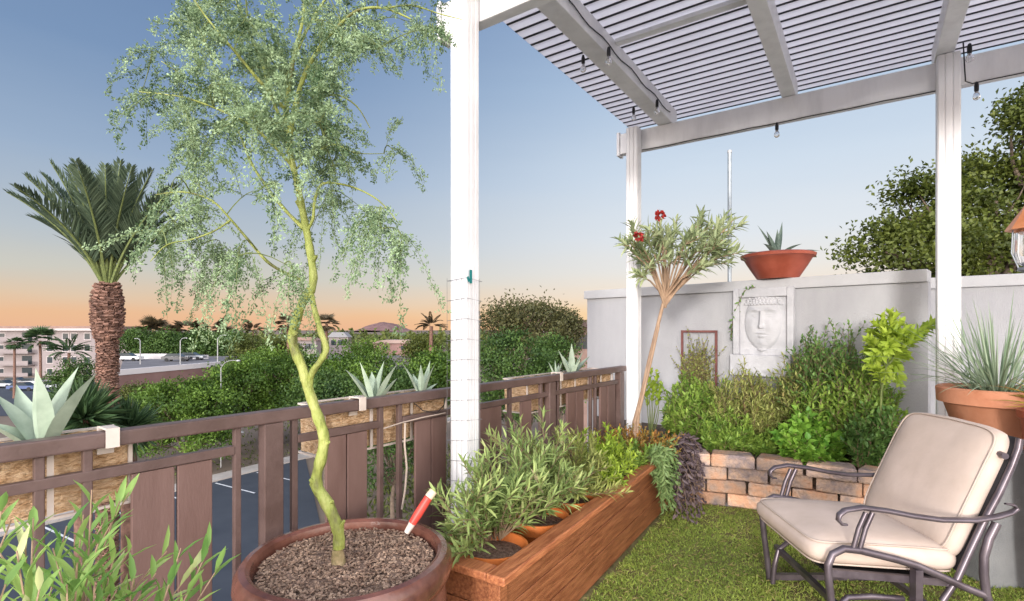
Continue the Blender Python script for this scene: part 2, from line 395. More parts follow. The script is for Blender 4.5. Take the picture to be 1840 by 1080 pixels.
# parking lot, kerb, planted verge far below
k0 = Vector((-.58 * 35, 35)); k1 = Vector((-.387 * 42, 42)); kd = (k1 - k0).normalized(); kn = Vector((-kd.y, kd.x))
A0 = k0 - kd * 40; A1 = k0 + kd * 60
def kp(s, o): q = k0 + kd * s + kn * o; return (q.x, q.y)
structure('parking_lot', sheet([kp(-24, 0), (-36, 3), (-4, 3), (-9.5, 26), kp(7.5, 0)], GZ + .04), M['asphalt'])
mb = MB(); mb.prism([kp(-30, 0.003), kp(40, 0.003), kp(40, 1.5), kp(-30, 1.5)], GZ, GZ + .14); structure('pavement', mb, M['concrete'])
mb = MB()
for s in range(-21, 6, 3):
    mb.add([(*kp(s, -.3), GZ + .048), (*kp(s, -4.6), GZ + .048), (*kp(s + .13, -4.6), GZ + .048), (*kp(s + .13, -.3), GZ + .048)], [(0, 1, 2, 3)])
structure('parking_lines', mb, M['paint_line'])
structure('left_parking_lot', sheet([(-110, 62), (-30, 62), (-24, 104), (-140, 104)], GZ + .04), M['asphalt'])

# upper road behind the pink wall
p0 = Vector((-.765 * 64, 64)); p1 = Vector((-.55 * 82, 82)); p2 = Vector((-.40 * 92, 92))
rz = -4.0
mb = MB(); mb.prism([(p0.x, p0.y + .5), (p1.x + .2, p1.y + .5), (p2.x, p2.y + .4), (-20, 112), (-84, 112)], GZ, rz - .25)
structure('upper_road', mb, mat('road_grey', (.12, .115, .12), (.17, .16, .165), .3, .9))
th = thing('retaining_wall', 'long low pink wall with white coping along the upper road', 'wall', (p0.x, p0.y, GZ))
mb = MB(); mc = MB()
q0 = p0
for a_, b_ in ((q0, p1), (p1, p2)):
    mb.bar((a_.x, a_.y, (GZ + rz - .3) / 2), (b_.x, b_.y, (GZ + rz - .3) / 2), .4, rz - .3 - GZ)
    mc.bar((a_.x, a_.y, rz + .05), (b_.x, b_.y, rz + .05), .6, .7)
obj('wall', mb, M['pink_wall'], th); obj('coping', mc, mat('white_coping', (.6, .56, .55), rough=.8), th)

# distant mountain and low hills
def ridge(name, pts, d, dep, m, zb=GZ):
    mb = MB(); n = len(pts); rows = 7
    for r in range(rows):
        t = r / (rows - 1)
        for i, (px, py) in enumerate(pts):
            p = W(px, py, d + dep * (t - .5)); hgt = (p.z - zb) * math.sin(PI * (.03 + .94 * t)) ** .7 * (1 + random.uniform(-.06, .06) * (r not in (3,)))
            x = W(px, py, d).x
            mb.v.append((x, d + dep * (t - .5), zb + hgt)); mb.t.append(.5)
    for r in range(rows - 1):
        for i in range(n - 1): mb.f.append((r * n + i, r * n + i + 1, (r + 1) * n + i + 1, (r + 1) * n + i))
    return structure(name, mb, m)
prof = [(560, 600), (600, 599), (625, 597), (640, 599), (655, 594), (668, 588), (676, 582), (690, 579), (702, 581), (712, 584), (722, 590), (735, 594), (750, 597), (800, 599), (860, 600)]
pp = []
for i in range(len(prof) - 1):
    for k in range(4):
        t = k / 4; pp.append((prof[i][0] * (1 - t) + prof[i + 1][0] * t, prof[i][1] * (1 - t) + prof[i + 1][1] * t + random.uniform(-.8, .8)))
ridge('mountain', pp, 2200, 500, M['rock'])
ridge('far_hills', [(x, 596 + 2 * math.sin(x * .013) + random.uniform(-1, 1)) for x in range(-900, 2800, 30)], 3200, 600, mat('far_hill', (.12, .09, .09), (.17, .12, .12), .01, .95))

# ================================================================== TREES FAR AND NEAR
def crown_tree(name, label, base, blobs, leaf, n, m, trunkr=.18, group=None, upbias=.45, aspect=.6, clump=.9, fork=None, per_=75, sd_=1.0):
    """blobs: (centre, radii) world; leaves gathered in clumps on and inside the blobs; trunk with limbs up to them."""
    base = Vector(base); th = thing(name, label, 'tree', base, 0, group)
    lv = Leaves(); tot = sum(r[0] * r[2] for c, r in blobs)
    tb = MB(); low = min(c[2] - r[2] * .4 for c, r in blobs); fk = Vector((base.x, base.y, base.z + (low - base.z) * .75)) if fork is None else Vector(fork)
    tb.tube(curve(base, fk, 0, 4, .05), [trunkr * 1.25, trunkr, trunkr * .92, trunkr * .86, trunkr * .8], 9)
    for c, r in blobs:
        tb.tube(curve(fk, Vector(c), .0, 5, .12), [trunkr * .62 * (1 - .14 * k) for k in range(6)], 6)
        for k in range(4):
            e = Vector(c) + Vector((random.uniform(-.7, .7) * r[0], random.uniform(-.7, .7) * r[1], random.uniform(-.2, .7) * r[2]))
            tb.tube(curve(Vector(c).lerp(fk, .3), e, 0, 3, .15), [trunkr * .25, trunkr * .18, trunkr * .12, trunkr * .05], 5)
        nn = int(n * r[0] * r[2] / tot); cs = leaf * 3.0 * clump; nc = max(6, int(nn / per_))
        q = R.normal(size=(nc, 3)); q = unit(q); q[:, 2] = np.where(q[:, 2] < -.55, -q[:, 2], q[:, 2])
        rad = (.55 + .5 * R.random(nc) ** .6)[:, None]
        cc = np.array(c) + q * rad * np.array(r)
        per = nn // nc + 1
        P = np.repeat(cc, per, 0) + R.normal(size=(nc * per, 3)) * cs * np.array([.62, .62, .42]) * sd_
        D = unit(R.normal(size=P.shape) + np.repeat(q, per, 0) * .7 + np.array([0, 0, .15]))
        U = unit(np.repeat(q, per, 0) * .8 + np.array([0, 0, upbias]) + R.normal(size=P.shape) * .45)
        lv.add(P, D, U, leaf * R.uniform(.65, 1.25, len(P)), leaf * aspect * R.uniform(.7, 1.2, len(P)), np.clip(np.repeat(R.random(nc) ** 1.3, per) * .75 + R.random(len(P)) * .3, 0, 1))
    obj('trunk', tb, M['grey_bark'], th, smooth=60); obj('crown', lv, m, th, kind='tri')
    return th
def px_tree(label, cx, top, hw, d, m, n=7000, leaf=.24, bot=None, group='broad trees below the terrace', lobes=11, name='broadleaf_tree', gz=GZ, **kw):
    c = W(cx, top, d); a0_ = random.random() * 6; rw = hw / F * d; topz = c.z; botz = (W(cx, bot, d).z if bot else gz + 1.6)
    h = (topz - botz) / 2; blobs = []
    blobs.append(((c.x, d, botz + h * 1.05), (rw * .72, rw * .72, h * .95)))
    for i in range(lobes):
        a = 2 * PI * i / lobes + random.random(); rr = random.uniform(.3, .5)
        blobs.append(((c.x + math.cos(a) * rw * .55, d + math.sin(a) * rw * .55, botz + h * random.uniform(.55, 1.6)), (rw * rr, rw * rr, h * random.uniform(.3, .45))))
    crown_tree(name, label, (c.x, d, gz), blobs, leaf * .84, int(n * 1.35), m, .05 * max(1, rw), group, **kw)
px_tree('bright green bushy tree right of the palm trunk below the rail', 335, 682, 98, 38, TREE[0], 15000, .26, bot=850)
px_tree('tall green tree behind the lower part of the green sapling trunk', 500, 628, 100, 47, TREE[0], 14000, .3, bot=765)
px_tree('green tree between the curved lamp pole and the sapling', 425, 652, 74, 43, TREE[0], 9000, .28, bot=775)
px_tree('rounded green tree below the mountain', 645, 614, 86, 44, TREE[0], 9000, .3, bot=760)
px_tree('dark tree behind the sapling trunk and middle rail planter', 585, 668, 70, 31, TREE[1], 8000, .22, bot=790)
px_tree('dark green tree behind the middle agaves', 708, 662, 86, 27, TREE[1], 10000, .2, bot=900)
px_tree('broad tree left of the white front post', 782, 634, 70, 33, TREE[0], 8000, .24, bot=760)
px_tree('dense dark hedge-like tree right of the white front post', 925, 598, 92, 22, TREE[1], 14000, .15, bot=800)
px_tree('dark tree beside the grey wall end', 1000, 606, 52, 25, TREE[1], 6000, .17, bot=790)
px_tree('low olive tree at the foot of the pink wall', 252, 694, 42, 44, TREE[3], 4000, .26, bot=790)
px_tree('dark tree in front of the pale apartment block', 130, 648, 40, 50, TREE[1], 5000, .3, bot=790)
px_tree('brownish open-crowned tree against the sunset right of the front post', 935, 545, 88, 40, TREE[2], 5200, .3, bot=640, clump=1.5, group='trees against the sunset')
px_tree('brown rounded tree against the sunset beside the grey wall', 1012, 556, 34, 46, TREE[2], 3000, .28, bot=640, group='trees against the sunset')
rowlab = ['leftmost tree of the far row behind the upper road', 'second tree in the far row behind the upper road', 'third tree in the far row behind the upper road', 'fourth tree in the far row behind the upper road',
          'fifth tree in the far row behind the upper road', 'sixth tree in the far row behind the upper road', 'last tree of the far row behind the upper road']
for i, (x, y, hw) in enumerate(((240, 594, 22), (268, 603, 20), (295, 597, 22), (325, 603, 22), (356, 596, 22), (385, 605, 18), (415, 601, 22))):
    px_tree(rowlab[i], x, y, hw, 112, TREE[1], 2600, .6, bot=650, group='far row of trees', lobes=4, gz=rz - .25)
for i, (x, y, hw, lab) in enumerate(((450, 606, 40, 'olive tree far off left of the sapling trunk'), (510, 612, 40, 'olive tree far off behind the sapling trunk'), (760, 606, 34, 'small green tree under the far fan palm'), (845, 604, 40, 'distant tree behind the white front post'))):
    px_tree(lab, x, y, hw, 75, TREE[3], 3200, .45, bot=680, group='scattered far trees', lobes=4)
# far-off wood that reads as one band
lv = Leaves(); n = 26000; dd = R.uniform(130, 620, n); px = R.uniform(-500, 2300, n)
hh = (R.gamma(2.0, 1.5, n) * (.75 + .35 * np.sin(px * .11) * np.sin(px * .037 + 1) + .3 * np.sin(px * .31))).clip(0, 9.2); P = np.stack([(px - CX) / F * dd, dd, GZ + .6 + hh], 1)
keep = ~((px < 215) & (dd < 180)); P = P[keep]; dd = dd[keep]
lv.add(P, R.normal(size=P.shape) + [0, 0, .3], R.normal(size=P.shape) * .5 + [0, -.4, .8], 1.6 * dd / 250 + .7, 1.2 * dd / 250 + .6)
o = obj('distant_woodland', lv, TREE[3], kind='tri'); tag(o, None, None, kind='stuff')
lv = Leaves(); n = 3500; s = R.uniform(-28, 40, n); oo = R.uniform(1.6, 16, n)
P = np.stack([k0.x + kd.x * s + kn.x * oo, k0.y + kd.y * s + kn.y * oo, np.full(n, GZ)], 1)
lv.add(P, R.normal(size=P.shape) * .7 + [0, 0, .8], R.normal(size=P.shape), R.uniform(.15, .5, n), .12)
n = 9000; P = np.stack([R.uniform(-9, 9, n), R.uniform(9, 46, n), np.full(n, GZ)], 1); P = P[P[:, 0] > -13.2 + (P[:, 1] < 28) * (P[:, 1] - 8) * -.25 + 6 * (P[:, 1] < 26)]; lv.add(P, R.normal(size=P.shape) * .7 + [0, 0, .8], R.normal(size=P.shape), R.uniform(.15, .6, len(P)), .13)
o = obj('ground_cover', lv, TREE[3], kind='tri'); tag(o, None, None, kind='stuff')

# the big tree behind the grey wall, right
d = 11.5; bl = []
for (x, y, rx, ry, dd) in ((1590, 452, 72, 50, 0), (1655, 385, 58, 72, .4), (1700, 450, 90, 60, -.3), (1790, 350, 105, 80, .3), (1868, 235, 70, 85, 0), (1800, 450, 110, 60, .2), (1930, 340, 100, 110, .8), (1930, 460, 110, 70, 0), (1665, 520, 130, 50, .5)):
    c = W(x, y, d + dd); bl.append((tuple(c), (rx / F * d * .9, rx / F * d * .75, ry / F * d * .85)))
crown_tree('mesquite_tree', 'big dark olive tree behind the grey wall at right', (W(1760, 600, d).x, d, GZ), bl, .115, 34000, TREE[4], .2, None, clump=1.3, per_=190, sd_=.95, fork=W(1760, 560, d))

# ------------------------------------------------------------------ palms
def frond(Lr, mid, az, th0, bend, length, leafL, n=44, w=.03, vee=.5, yaw=0):
    """rachis + leaflets, base at origin-ish point mid"""
    p = Vector(mid); pol = th0; seg = 14; pts = [p.copy()]
    for i in range(seg):
        d = Vector((math.sin(pol) * math.cos(az), math.sin(pol) * math.sin(az), math.cos(pol)))
        p = p + d * (length / seg); pts.append(p.copy()); pol += bend / seg
    Lr.tube(pts, [.035 * (1 - .9 * i / seg) + .004 for i in range(seg + 1)], 5)
    lv = Leaves()
    for i in range(n):
        t = .22 + .78 * i / n
        q, a = along(pts, t)
        s = a.cross(Vector((0, 0, 1)));
        if s.length < .1: s = Vector((-math.sin(az), math.cos(az), 0))
        s.normalize(); u = s.cross(a)
        k = math.sin(PI * min(1, .18 + .8 * t)) ** .6
        for sg in (-1, 1):
            dr = a * (.75 + .5 * t) + s * sg * .8 + u * vee * random.uniform(.5, 1.2) + Vector((random.gauss(0, .06),) * 3)
            lv.add([q[:]], [dr[:]], [(u + s * sg * -.4)[:]], leafL * k * random.uniform(.85, 1.1), w, None)
    return lv
def tufted(tb, z0, z1, r0, r1, cx, cy, rows, per, size, out=.35):
    """old leaf bases: overlapping wedge scales round a trunk"""
    for i in range(rows):
        t = i / max(1, rows - 1); z = z0 + (z1 - z0) * t; r = r0 + (r1 - r0) * t
        for k in range(per):
            q = 2 * PI * (k + .5 * (i % 2)) / per + random.uniform(-.1, .1)
            c = Vector((cx + math.cos(q) * r, cy + math.sin(q) * r, z + random.uniform(-.02, .02)))
            o_ = Vector((math.cos(q), math.sin(q), out)).normalized(); s = Vector((-math.sin(q), math.cos(q), random.gauss(0, .22))).normalized(); o_ = (o_ + Vector((0, 0, random.gauss(0, .25)))).normalized(); up_ = o_.cross(s).normalized()
            k2 = size * random.uniform(.8, 1.2)
            tb.obox(c + o_ * k2 * .25, o_ * k2 * .5 * random.uniform(.7, 1.3), s * k2 * .5, up_ * k2 * random.uniform(.12, .26), random.random())
def date_palm():
    d = 13.0; b = W(193, 500, d); th = thing('date_palm', 'tall date palm with upright fronds rising behind the railing at left', 'palm', (b.x, d, GZ))
    tb = MB(); zt = W(0, 612, d).z; ztop = W(0, 512, d).z
    tb.lathe([(.28, GZ), (.2, GZ + 1), (.185, -3), (.18, zt - .1), (.17, zt + .05)], (b.x, d, 0), 20, .3)
    tufted(tb, -6.5, zt - .02, .19, .185, b.x, d, 130, 17, .072, .1)
    obj('trunk', tb, M['palm_bark'], th)
    bs = MB(); bs.lathe([(.17, zt), (.25, zt + .1), (.28, zt + .35), (.28, zt + .6), (.22, zt + .85), (.12, ztop + .02), (.02, ztop + .1)], (b.x, d, 0), 20, .3)
    hb = ztop - zt
    for i in range(19):
        t = i / 18; r = .285 * math.sin(PI * (.2 + .62 * t)) ** .6 + .01
        tufted(bs, zt + .05 + hb * t * .95, zt + .05 + hb * t * .95, r, r, b.x, d, 1, 19, .1, .9)
    obj('leaf_base_boss', bs, M['palm_bark'], th)
    specs = []
    for i in range(28):
        az = i * 2.399 + 1.1; t = i / 27; specs.append((az,   .04 + .44 * t ** 1.1, .12 + .66 * t, 3.3 - .3 * abs(t - .5)))
    for az, th0, bend, L_ in specs:
        rb = MB(); lv = frond(rb, (b.x + .06 * math.cos(az), d + .06 * math.sin(az), ztop - .1), az, th0, bend, L_ * random.uniform(.88, 1.04), .6, 60, .05)
        fo = obj('frond', lv, M['palm_leaf'], th, kind='tri', fold=.15, droop=.05)
        obj('frond_stalk', rb, M['twig'], fo)
date_palm()
def small_palm(label, px, py, d, kind, hgt=None, group=None, gz=GZ, scale=1.0, m=None):
    b = W(px, py, d); th = thing('fan_palm', label, 'palm', (b.x, d, gz), 0, group)
    tb = MB(); tb.tube(curve((b.x, d, gz), b, 0, 4, .01), [.22, .18, .16, .15, .16], 8, tint=.4); obj('trunk', tb, M['palm_bark'], th)
    lv = Leaves()
    for i in range(30 if kind == 'fan' else 22):
        az = random.random() * 6.28; el = random.uniform(-.7, 1.2)
        a = Vector((math.cos(az) * math.cos(el), math.sin(az) * math.cos(el), math.sin(el)))
        pt = b + a * random.uniform(.5, .9) * scale
        if kind == 'fan':
            s = a.cross(Vector((0, 0, 1))).normalized(); u = s.cross(a)
            for k in range(13):
                g = (k - 6) / 6 * 1.25; dr = a * math.cos(g) + s * math.sin(g) + Vector((0, 0, -.18))
                lv.add([pt[:]], [dr[:]], [u[:]], .85 * scale * random.uniform(.8, 1.1), .12 * scale, None)
        else:
            rb = MB(); l2 = frond(rb, b, az, random.uniform(.25, 1.5), random.uniform(.5, 1.2), 2.6 * scale, .55 * scale, 18, .12 * scale, .2)
            lv.P += l2.P; lv.D += l2.D; lv.U += l2.U; lv.L += l2.L; lv.Wd += l2.Wd; lv.v += l2.v
    obj('crown', lv, m or M['fan_leaf'], th, kind='tri', droop=.15)
G_ = 'palms on the horizon'
small_palm('fan palm with drooping crown in front of the apartment block', 72, 612, 70, 'fan', group='palms by the apartment block', scale=1.5)
small_palm('low palm with arching crown right of the taller one before the apartment block', 124, 634, 66, 'date', group='palms by the apartment block', scale=1.05)
small_palm('thin dark palm at the left end of the apartment block', 26, 618, 78, 'fan', group='palms by the apartment block', scale=.9)
for i, (x, y, k, sc, lab) in enumerate(((275, 594, 'fan', 2.6, 'first far palm right of the date palm trunk'), (305, 598, 'fan', 1.7, 'small second palm of the horizon row'), (338, 596, 'fan', 2.3, 'third palm of the horizon row behind a street lamp'), (384, 594, 'fan', 2.3, 'fourth palm of the horizon row'), (408, 600, 'fan', 2.0, 'fifth palm of the horizon row'), (455, 594, 'date', 1.5, 'round palm on the horizon left of the sapling trunk'))):
    small_palm(lab, x, y, 120, k, group=G_, scale=sc, m=M['brown_palm_leaf'])
small_palm('reddish palm just left of the sapling trunk', 518, 582, 62, 'fan', group=G_, scale=1.05, m=M['brown_palm_leaf'])
small_palm('reddish palm just right of the sapling trunk', 587, 582, 62, 'fan', group=G_, scale=1.0, m=M['brown_palm_leaf'])
small_palm('spiky palm against the sunset left of the front post', 775, 586, 45, 'date', group=G_, scale=.58, m=M['brown_palm_leaf'])
def spiky(label, px, py, d, L_, n, m):
    b = W(px, py, d); b.z = GZ; top = W(px, py, d); th = thing('spiky_palm', label, 'palm', b)
    tb = MB(); tb.tube([b, top], [.14, .12], 8, tint=.4); obj('trunk', tb, M['palm_bark'], th)
    lv = Leaves(); D = unit(R.normal(size=(n, 3)) + [0, 0, .5]); lv.add(np.tile(np.array(top), (n, 1)), D, R.normal(size=(n, 3)), L_ * R.uniform(.7, 1.1, n), .045)
    obj('crown', lv, m, th, kind='tri')
spiky('spiky green palm behind the leftmost agave', 150, 752, 8.6, .68, 420, M['fan_leaf'])
spiky('low spiky palm right of the date palm trunk below the rail', 232, 770, 9.4, .62, 300, M['fan_leaf'])

# ------------------------------------------------------------------ apartment block and far houses
def apartment():
    d = 116; x0 = W(-150, 0, d).x; x1 = W(172, 0, d).x; zt = W(0, 592, d).z; z0 = GZ
    th = thing('apartment_building', 'pale four storey apartment block behind the date palm', 'building', (x0, d, z0))
    mb = MB(); mb.box((x0, d, z0), (x1, d + 18, zt)); mb.box((x1 + .003, d + 5, z0), (x1 + 8.5, d + 18, zt - 3.1)); obj('wall', mb, M['cream_wall'], th)
    mb = MB(); mb.box((x0 - .6, d - .8, zt + .003), (x1 + .6, d + 18.5, zt + .35)); mb.box((x0, d + .6, zt + .36), (x1 - .6, d + 17, zt + .75)); mb.box((x1 + .61, d + 4.6, zt - 3.09), (x1 + 9, d + 18.5, zt - 2.8)); obj('roof', mb, M['roof_tile'], th)
    tr = MB(); tr.box((x0 - .7, d - .95, zt - .25), (x1 + .7, d - .81, zt + .2)); obj('fascia', tr, mat('pale_trim', (.5, .45, .43), rough=.8), th)
    fh = 2.65; wx = lambda px: W(px, 0, d).x
    for fl in range(4):
        zc = zt - 1.5 - fh * fl
        if zc < z0 + .8: continue
        for px in ((-120, -95, -60, -30, 2, 90, 118, 133, 157) if fl else (-120, -90, -40, 4, 90, 118, 133, 157)):
            f = MB(); c = wx(px); f.box((c - .75, d - .06, zc - .85), (c + .75, d + .02, zc + .75)); fo = obj('window', f, mat('win_frame', (.45, .4, .39), rough=.7) if 'win_frame' not in bpy.data.materials else bpy.data.materials['win_frame'], th)
            g = MB(); g.box((c - .62, d - .075, zc - .72), (c + .62, d - .062, zc + .62)); obj('pane', g, M['pane'], fo)
        for (a_, b_) in ((-110, -70), (28, 60)):
            f = MB(); xa, xb = wx(a_), wx(b_)
            f.box((xa - 3, d - 1.8, zc - 1.2), (xb + .4, d - .01, zc - 1.02)); f.box((xa - 3, d - 1.8, zc - 1.0), (xb + .4, d - 1.7, zc - .15)); bo = obj('balcony', f, M['cream_wall'], th)
            g = MB(); g.box((xa + 1.5, d - .08, zc - 1.0), (xb - .3, d - .02, zc + .9)); obj('balcony_door', g, M['pane'], bo)
apartment()
def house(label, px, y0, y1, wpx, d, wallc, roofc):
    c = W(px, y0, d); w = wpx / F * d; zt = W(px, y0, d).z; ze = W(px, y1, d).z
    th = thing('far_house', label, 'house', (c.x, d, GZ), 0, 'low houses among the far trees')
    mb = MB(); mb.box((c.x - w / 2, d, GZ), (c.x + w / 2, d + w * .6, ze)); obj('wall', mb, wallc, th)
    r = MB(); r.prism([(c.x - w * .56, ze + .01), (c.x + w * .56, ze + .01), (c.x + w * .3, zt), (c.x - w * .3, zt)], d - .5, d + w * .62, 'y'); obj('roof', r, roofc, th)
    for k in (-.25, .1, .3):
        g = MB(); g.box((c.x + w * k - .6, d - .04, ze - 2), (c.x + w * k + .6, d + .02, ze - .7)); obj('window', g, M['pane'], th)
house('grey roofed pale house far off right of the sapling trunk', 608, 597, 606, 34, 130, M['cream_wall'], mat('grey_roof', (.22, .22, .23), rough=.9))
house('low brown roofed house far off left of the sapling trunk', 548, 606, 612, 40, 120, M['cream_wall'], M['roof_tile'])
house('long pink house below the mountain', 715, 611, 617, 90, 150, M['pink_wall'], mat('tan_roof', (.3, .22, .19), rough=.9))
house('dark brown house beside the end of the grey wall', 1052, 575, 588, 70, 48, M['roof_tile'], mat('dark_roof', (.13, .09, .08), rough=.9))

# ------------------------------------------------------------------ street lamps and cars
def street_lamp(label, px, ytop, d, gz, arm):
    t = W(px, ytop, d); th = thing('street_lamp', label, 'street lamp', (t.x, d, gz), 0, 'street lamps')
    r = .0008 * d; mb = MB(); mb.tube([(t.x, d, gz), (t.x, d, t.z)], [r * 1.3, r], 8); obj('pole', mb, M['lamp_grey'], th)
    mb = MB(); mb.tube([(t.x, d, t.z - r), (t.x + arm * .25, d, t.z + abs(arm) * .3), (t.x + arm * .6, d, t.z + abs(arm) * .42), (t.x + arm, d, t.z + abs(arm) * .42)], r * .7, 6); obj('arm', mb, M['lamp_grey'], th)
    mb = MB(); a_ = .2 * abs(arm); mb.lathe([(.02, .06), (a_ * .5, .03), (a_ * .6, -.06), (.02, -.07)], (t.x + arm * 1.05, d, t.z + abs(arm) * .42), 10); obj('lamp_head', mb, M['lamp_grey'], th)
street_lamp('grey street lamp with curved arm among the green trees', 397, 660, 39, GZ, 1.25)
street_lamp('grey street lamp on the upper road in front of the far trees', 324, 612, 84, rz - .25, 1.0)
street_lamp('street lamp nearest the date palm on the upper road', 252, 612, 84, rz - .25, -.8)
street_lamp('street lamp at the right end of the upper road', 391, 608, 88, rz - .25, 1.3)
th = thing('bollard_lamp', 'short path lamp in the planted verge beyond the car park', 'lamp', (*kp(3.4, 2.2), GZ), 0)
mb = MB(); mb.tube([(*kp(3.4, 2.2), GZ), (*kp(3.4, 2.2), GZ + 2.6)], .06, 8); obj('pole', mb, M['lamp_grey'], th)
mb = MB(); mb.lathe([(.03, 0), (.28, .02), (.2, .14), (.03, .16)], (*kp(3.4, 2.2), GZ + 2.6), 12); obj('lamp_head', mb, M['lamp_grey'], th)
def car_parts(th, m, van=False):
    L_, w, h = (4.4, 1.75, 1.4) if not van else (5.2, 1.9, 2.2)
    pr = [(-L_/2, .35), (L_/2, .35), (L_/2, .75), (L_*.32, .85), (-L_*.46, .9), (-L_/2, .8)] if not van else [(-L_/2, .4), (L_/2, .4), (L_/2, 1.0), (L_*.42, 1.2), (L_*.3, 2.1), (-L_/2, 2.15)]
    mb = MB(); mb.prism(pr, -w/2, w/2, 'y'); obj('body', mb, m, th, local=True)
    mb = MB()
    if not van: mb.prism([(-L_*.42, .9), (L_*.26, .86), (L_*.08, 1.38), (-L_*.28, 1.4)], -w*.43, w*.43, 'y')
    else: mb.prism([(L_*.1, 1.3), (L_*.38, 1.3), (L_*.3, 1.9), (L_*.1, 1.9)], -w*.505, w*.505, 'y')
    obj('cabin_glass', mb, M['pane'], th, local=True)
    for sx in (-.3, .3):
        for sy in (-1, 1):
            mb = MB(); mb.tube([(L_*sx, sy*w*.4, .32), (L_*sx, sy*w*.52, .32)], .32, 12); obj('wheel', mb, M['tyre'], th, local=True)
for i, (px, d, mi, rz_, lab) in enumerate(((6, 92, 1, .1, 'silver car in the left car park at the frame edge'), (30, 97, 3, .2, 'dark car in the left car park'), (44, 88, 2, .1, 'blue car in the left car park'), (62, 96, 0, .2, 'white car by the foot of the middle palm'), (88, 90, 1, .15, 'silver car in the left car park near the dark tree'))):
    th = thing('parked_car', lab, 'car', (W(px, 0, d).x, d, GZ + .04), rz_, 'cars in the left car park'); car_parts(th, CARP[mi])
for i, (px, d, mi, van, lab) in enumerate(((230, 93, 0, False, 'white car on the upper road beside the date palm trunk'), (318, 92, 3, False, 'dark car on the upper road right of a street lamp'), (345, 96, 1, False, 'silver car on the upper road near the trees'))):
    th = thing('parked_van' if van else 'parked_car', lab, 'van' if van else 'car', (W(px, 0, d).x, d, rz - .25), .15, 'vehicles on the upper road'); car_parts(th, CARP[mi], van)

th = thing('low_wall', 'low white wall along the back of the upper road', 'wall', (W(262, 0, 99).x, 99, rz - .25))
mb = MB(); mb.box((W(240, 0, 99).x, 99, rz - .25), (W(312, 0, 99).x, 99.4, rz + .75)); mb.box((W(326, 0, 99).x, 99.2, rz - .25), (W(372, 0, 99).x, 99.6, rz + .5)); obj('wall', mb, mat('white_low_wall', (.42, .40, .40), (.5, .47, .47), .6, .8), th)
# ================================================================== THE GREY GARDEN WALL
def garden_wall(label, a, b, hw, capo=.03):
    a, b = Vector(a), Vector(b); L_ = (b - a).length; rz_ = math.atan2(b.y - a.y, b.x - a.x)
    th = thing('garden_wall', label, 'wall', (a.x, a.y, 0), rz_)
    mb = MB(); mb.box((0, 0, -.4), (L_, .16, hw - .1)); obj('wall', mb, M['stucco'], th, local=True)
    mb = MB(); mb.bevbox((-capo, -capo, hw - .098), (L_ + capo * 0, .16 + capo, hw), .006); obj('coping', mb, M['cap'], th, local=True)
    return th
WA, WB = Vector((.92, 6.33, 0)), Vector((3.24, 4.03, 0)); WD = (WB - WA).normalized(); WN = Vector((-.704, -.71, 0))
garden_wall('long light grey stucco wall behind the planting bed', WA, WB, 1.87)
WC, WE = Vector((3.36, 4.94, 0)), Vector((5.6, 3.1, 0))
garden_wall('shorter grey stucco wall set back behind the right post', WC, WE, 1.86)
def wallp(px, off=0.0, z=0):        # point on the long wall's face seen in a pixel column
    u = (px - CX) / F; s = (u * WA.y - WA.x) / (WD.x - u * WD.y); p = WA + WD * s - WN * -off
    return Vector((p.x + 0, p.y, z))
WYAW = math.atan2(WD.y, WD.x)

# bowl + agave on the wall
c = wallp(1393) - WN * .06; bz = 1.871
th = thing('bowl_planter', 'wide red brown bowl standing on top of the grey wall', 'plant pot', (c.x, c.y, bz))
mb = MB(); mb.lathe([(.005, .006), (.17, 0), (.18, .01), (.25, .12), (.29, .19), (.315, .2), (.322, .225), (.30, .235), (.285, .22), (.26, .19)], (c.x, c.y, bz), 40); obj('bowl', mb, M['bowl_red'], th, smooth=40)
mb = MB(); mb.lathe([(.001, .2), (.275, .195)], (c.x, c.y, bz), 24); obj('soil', mb, M['soil'], th)
ab = Vector((c.x, c.y, bz + .2))
agave('dark spiky agave growing in the bowl on the wall', ab, [(1362, 405, 0, .2), (1378, 415, -.1, .1), (1405, 398, .05, -.1), (1397, 412, -.1, .1), (1470, 453, 0, .6), (1335, 455, .1, .5), (1440, 440, -.25, .6), (1372, 440, -.25, .5)], M['agave_dark'], wid=.05)
p = W(1311, 272, 6.6); mb = MB(); mb.tube([(p.x, p.y, GZ), (p.x, p.y, p.z)], .024, 10)
th = thing('metal_pole', 'thin grey metal pole standing behind the wall left of the bowl', 'pole', (p.x, p.y, GZ)); obj('pole', mb, M['steel'], th, smooth=50)
mb = MB(); mb.lathe([(.028, -.02), (.028, .012), (.004, .014)], (p.x, p.y, p.z), 10); obj('pole_cap', mb, M['lamp_grey'], th)

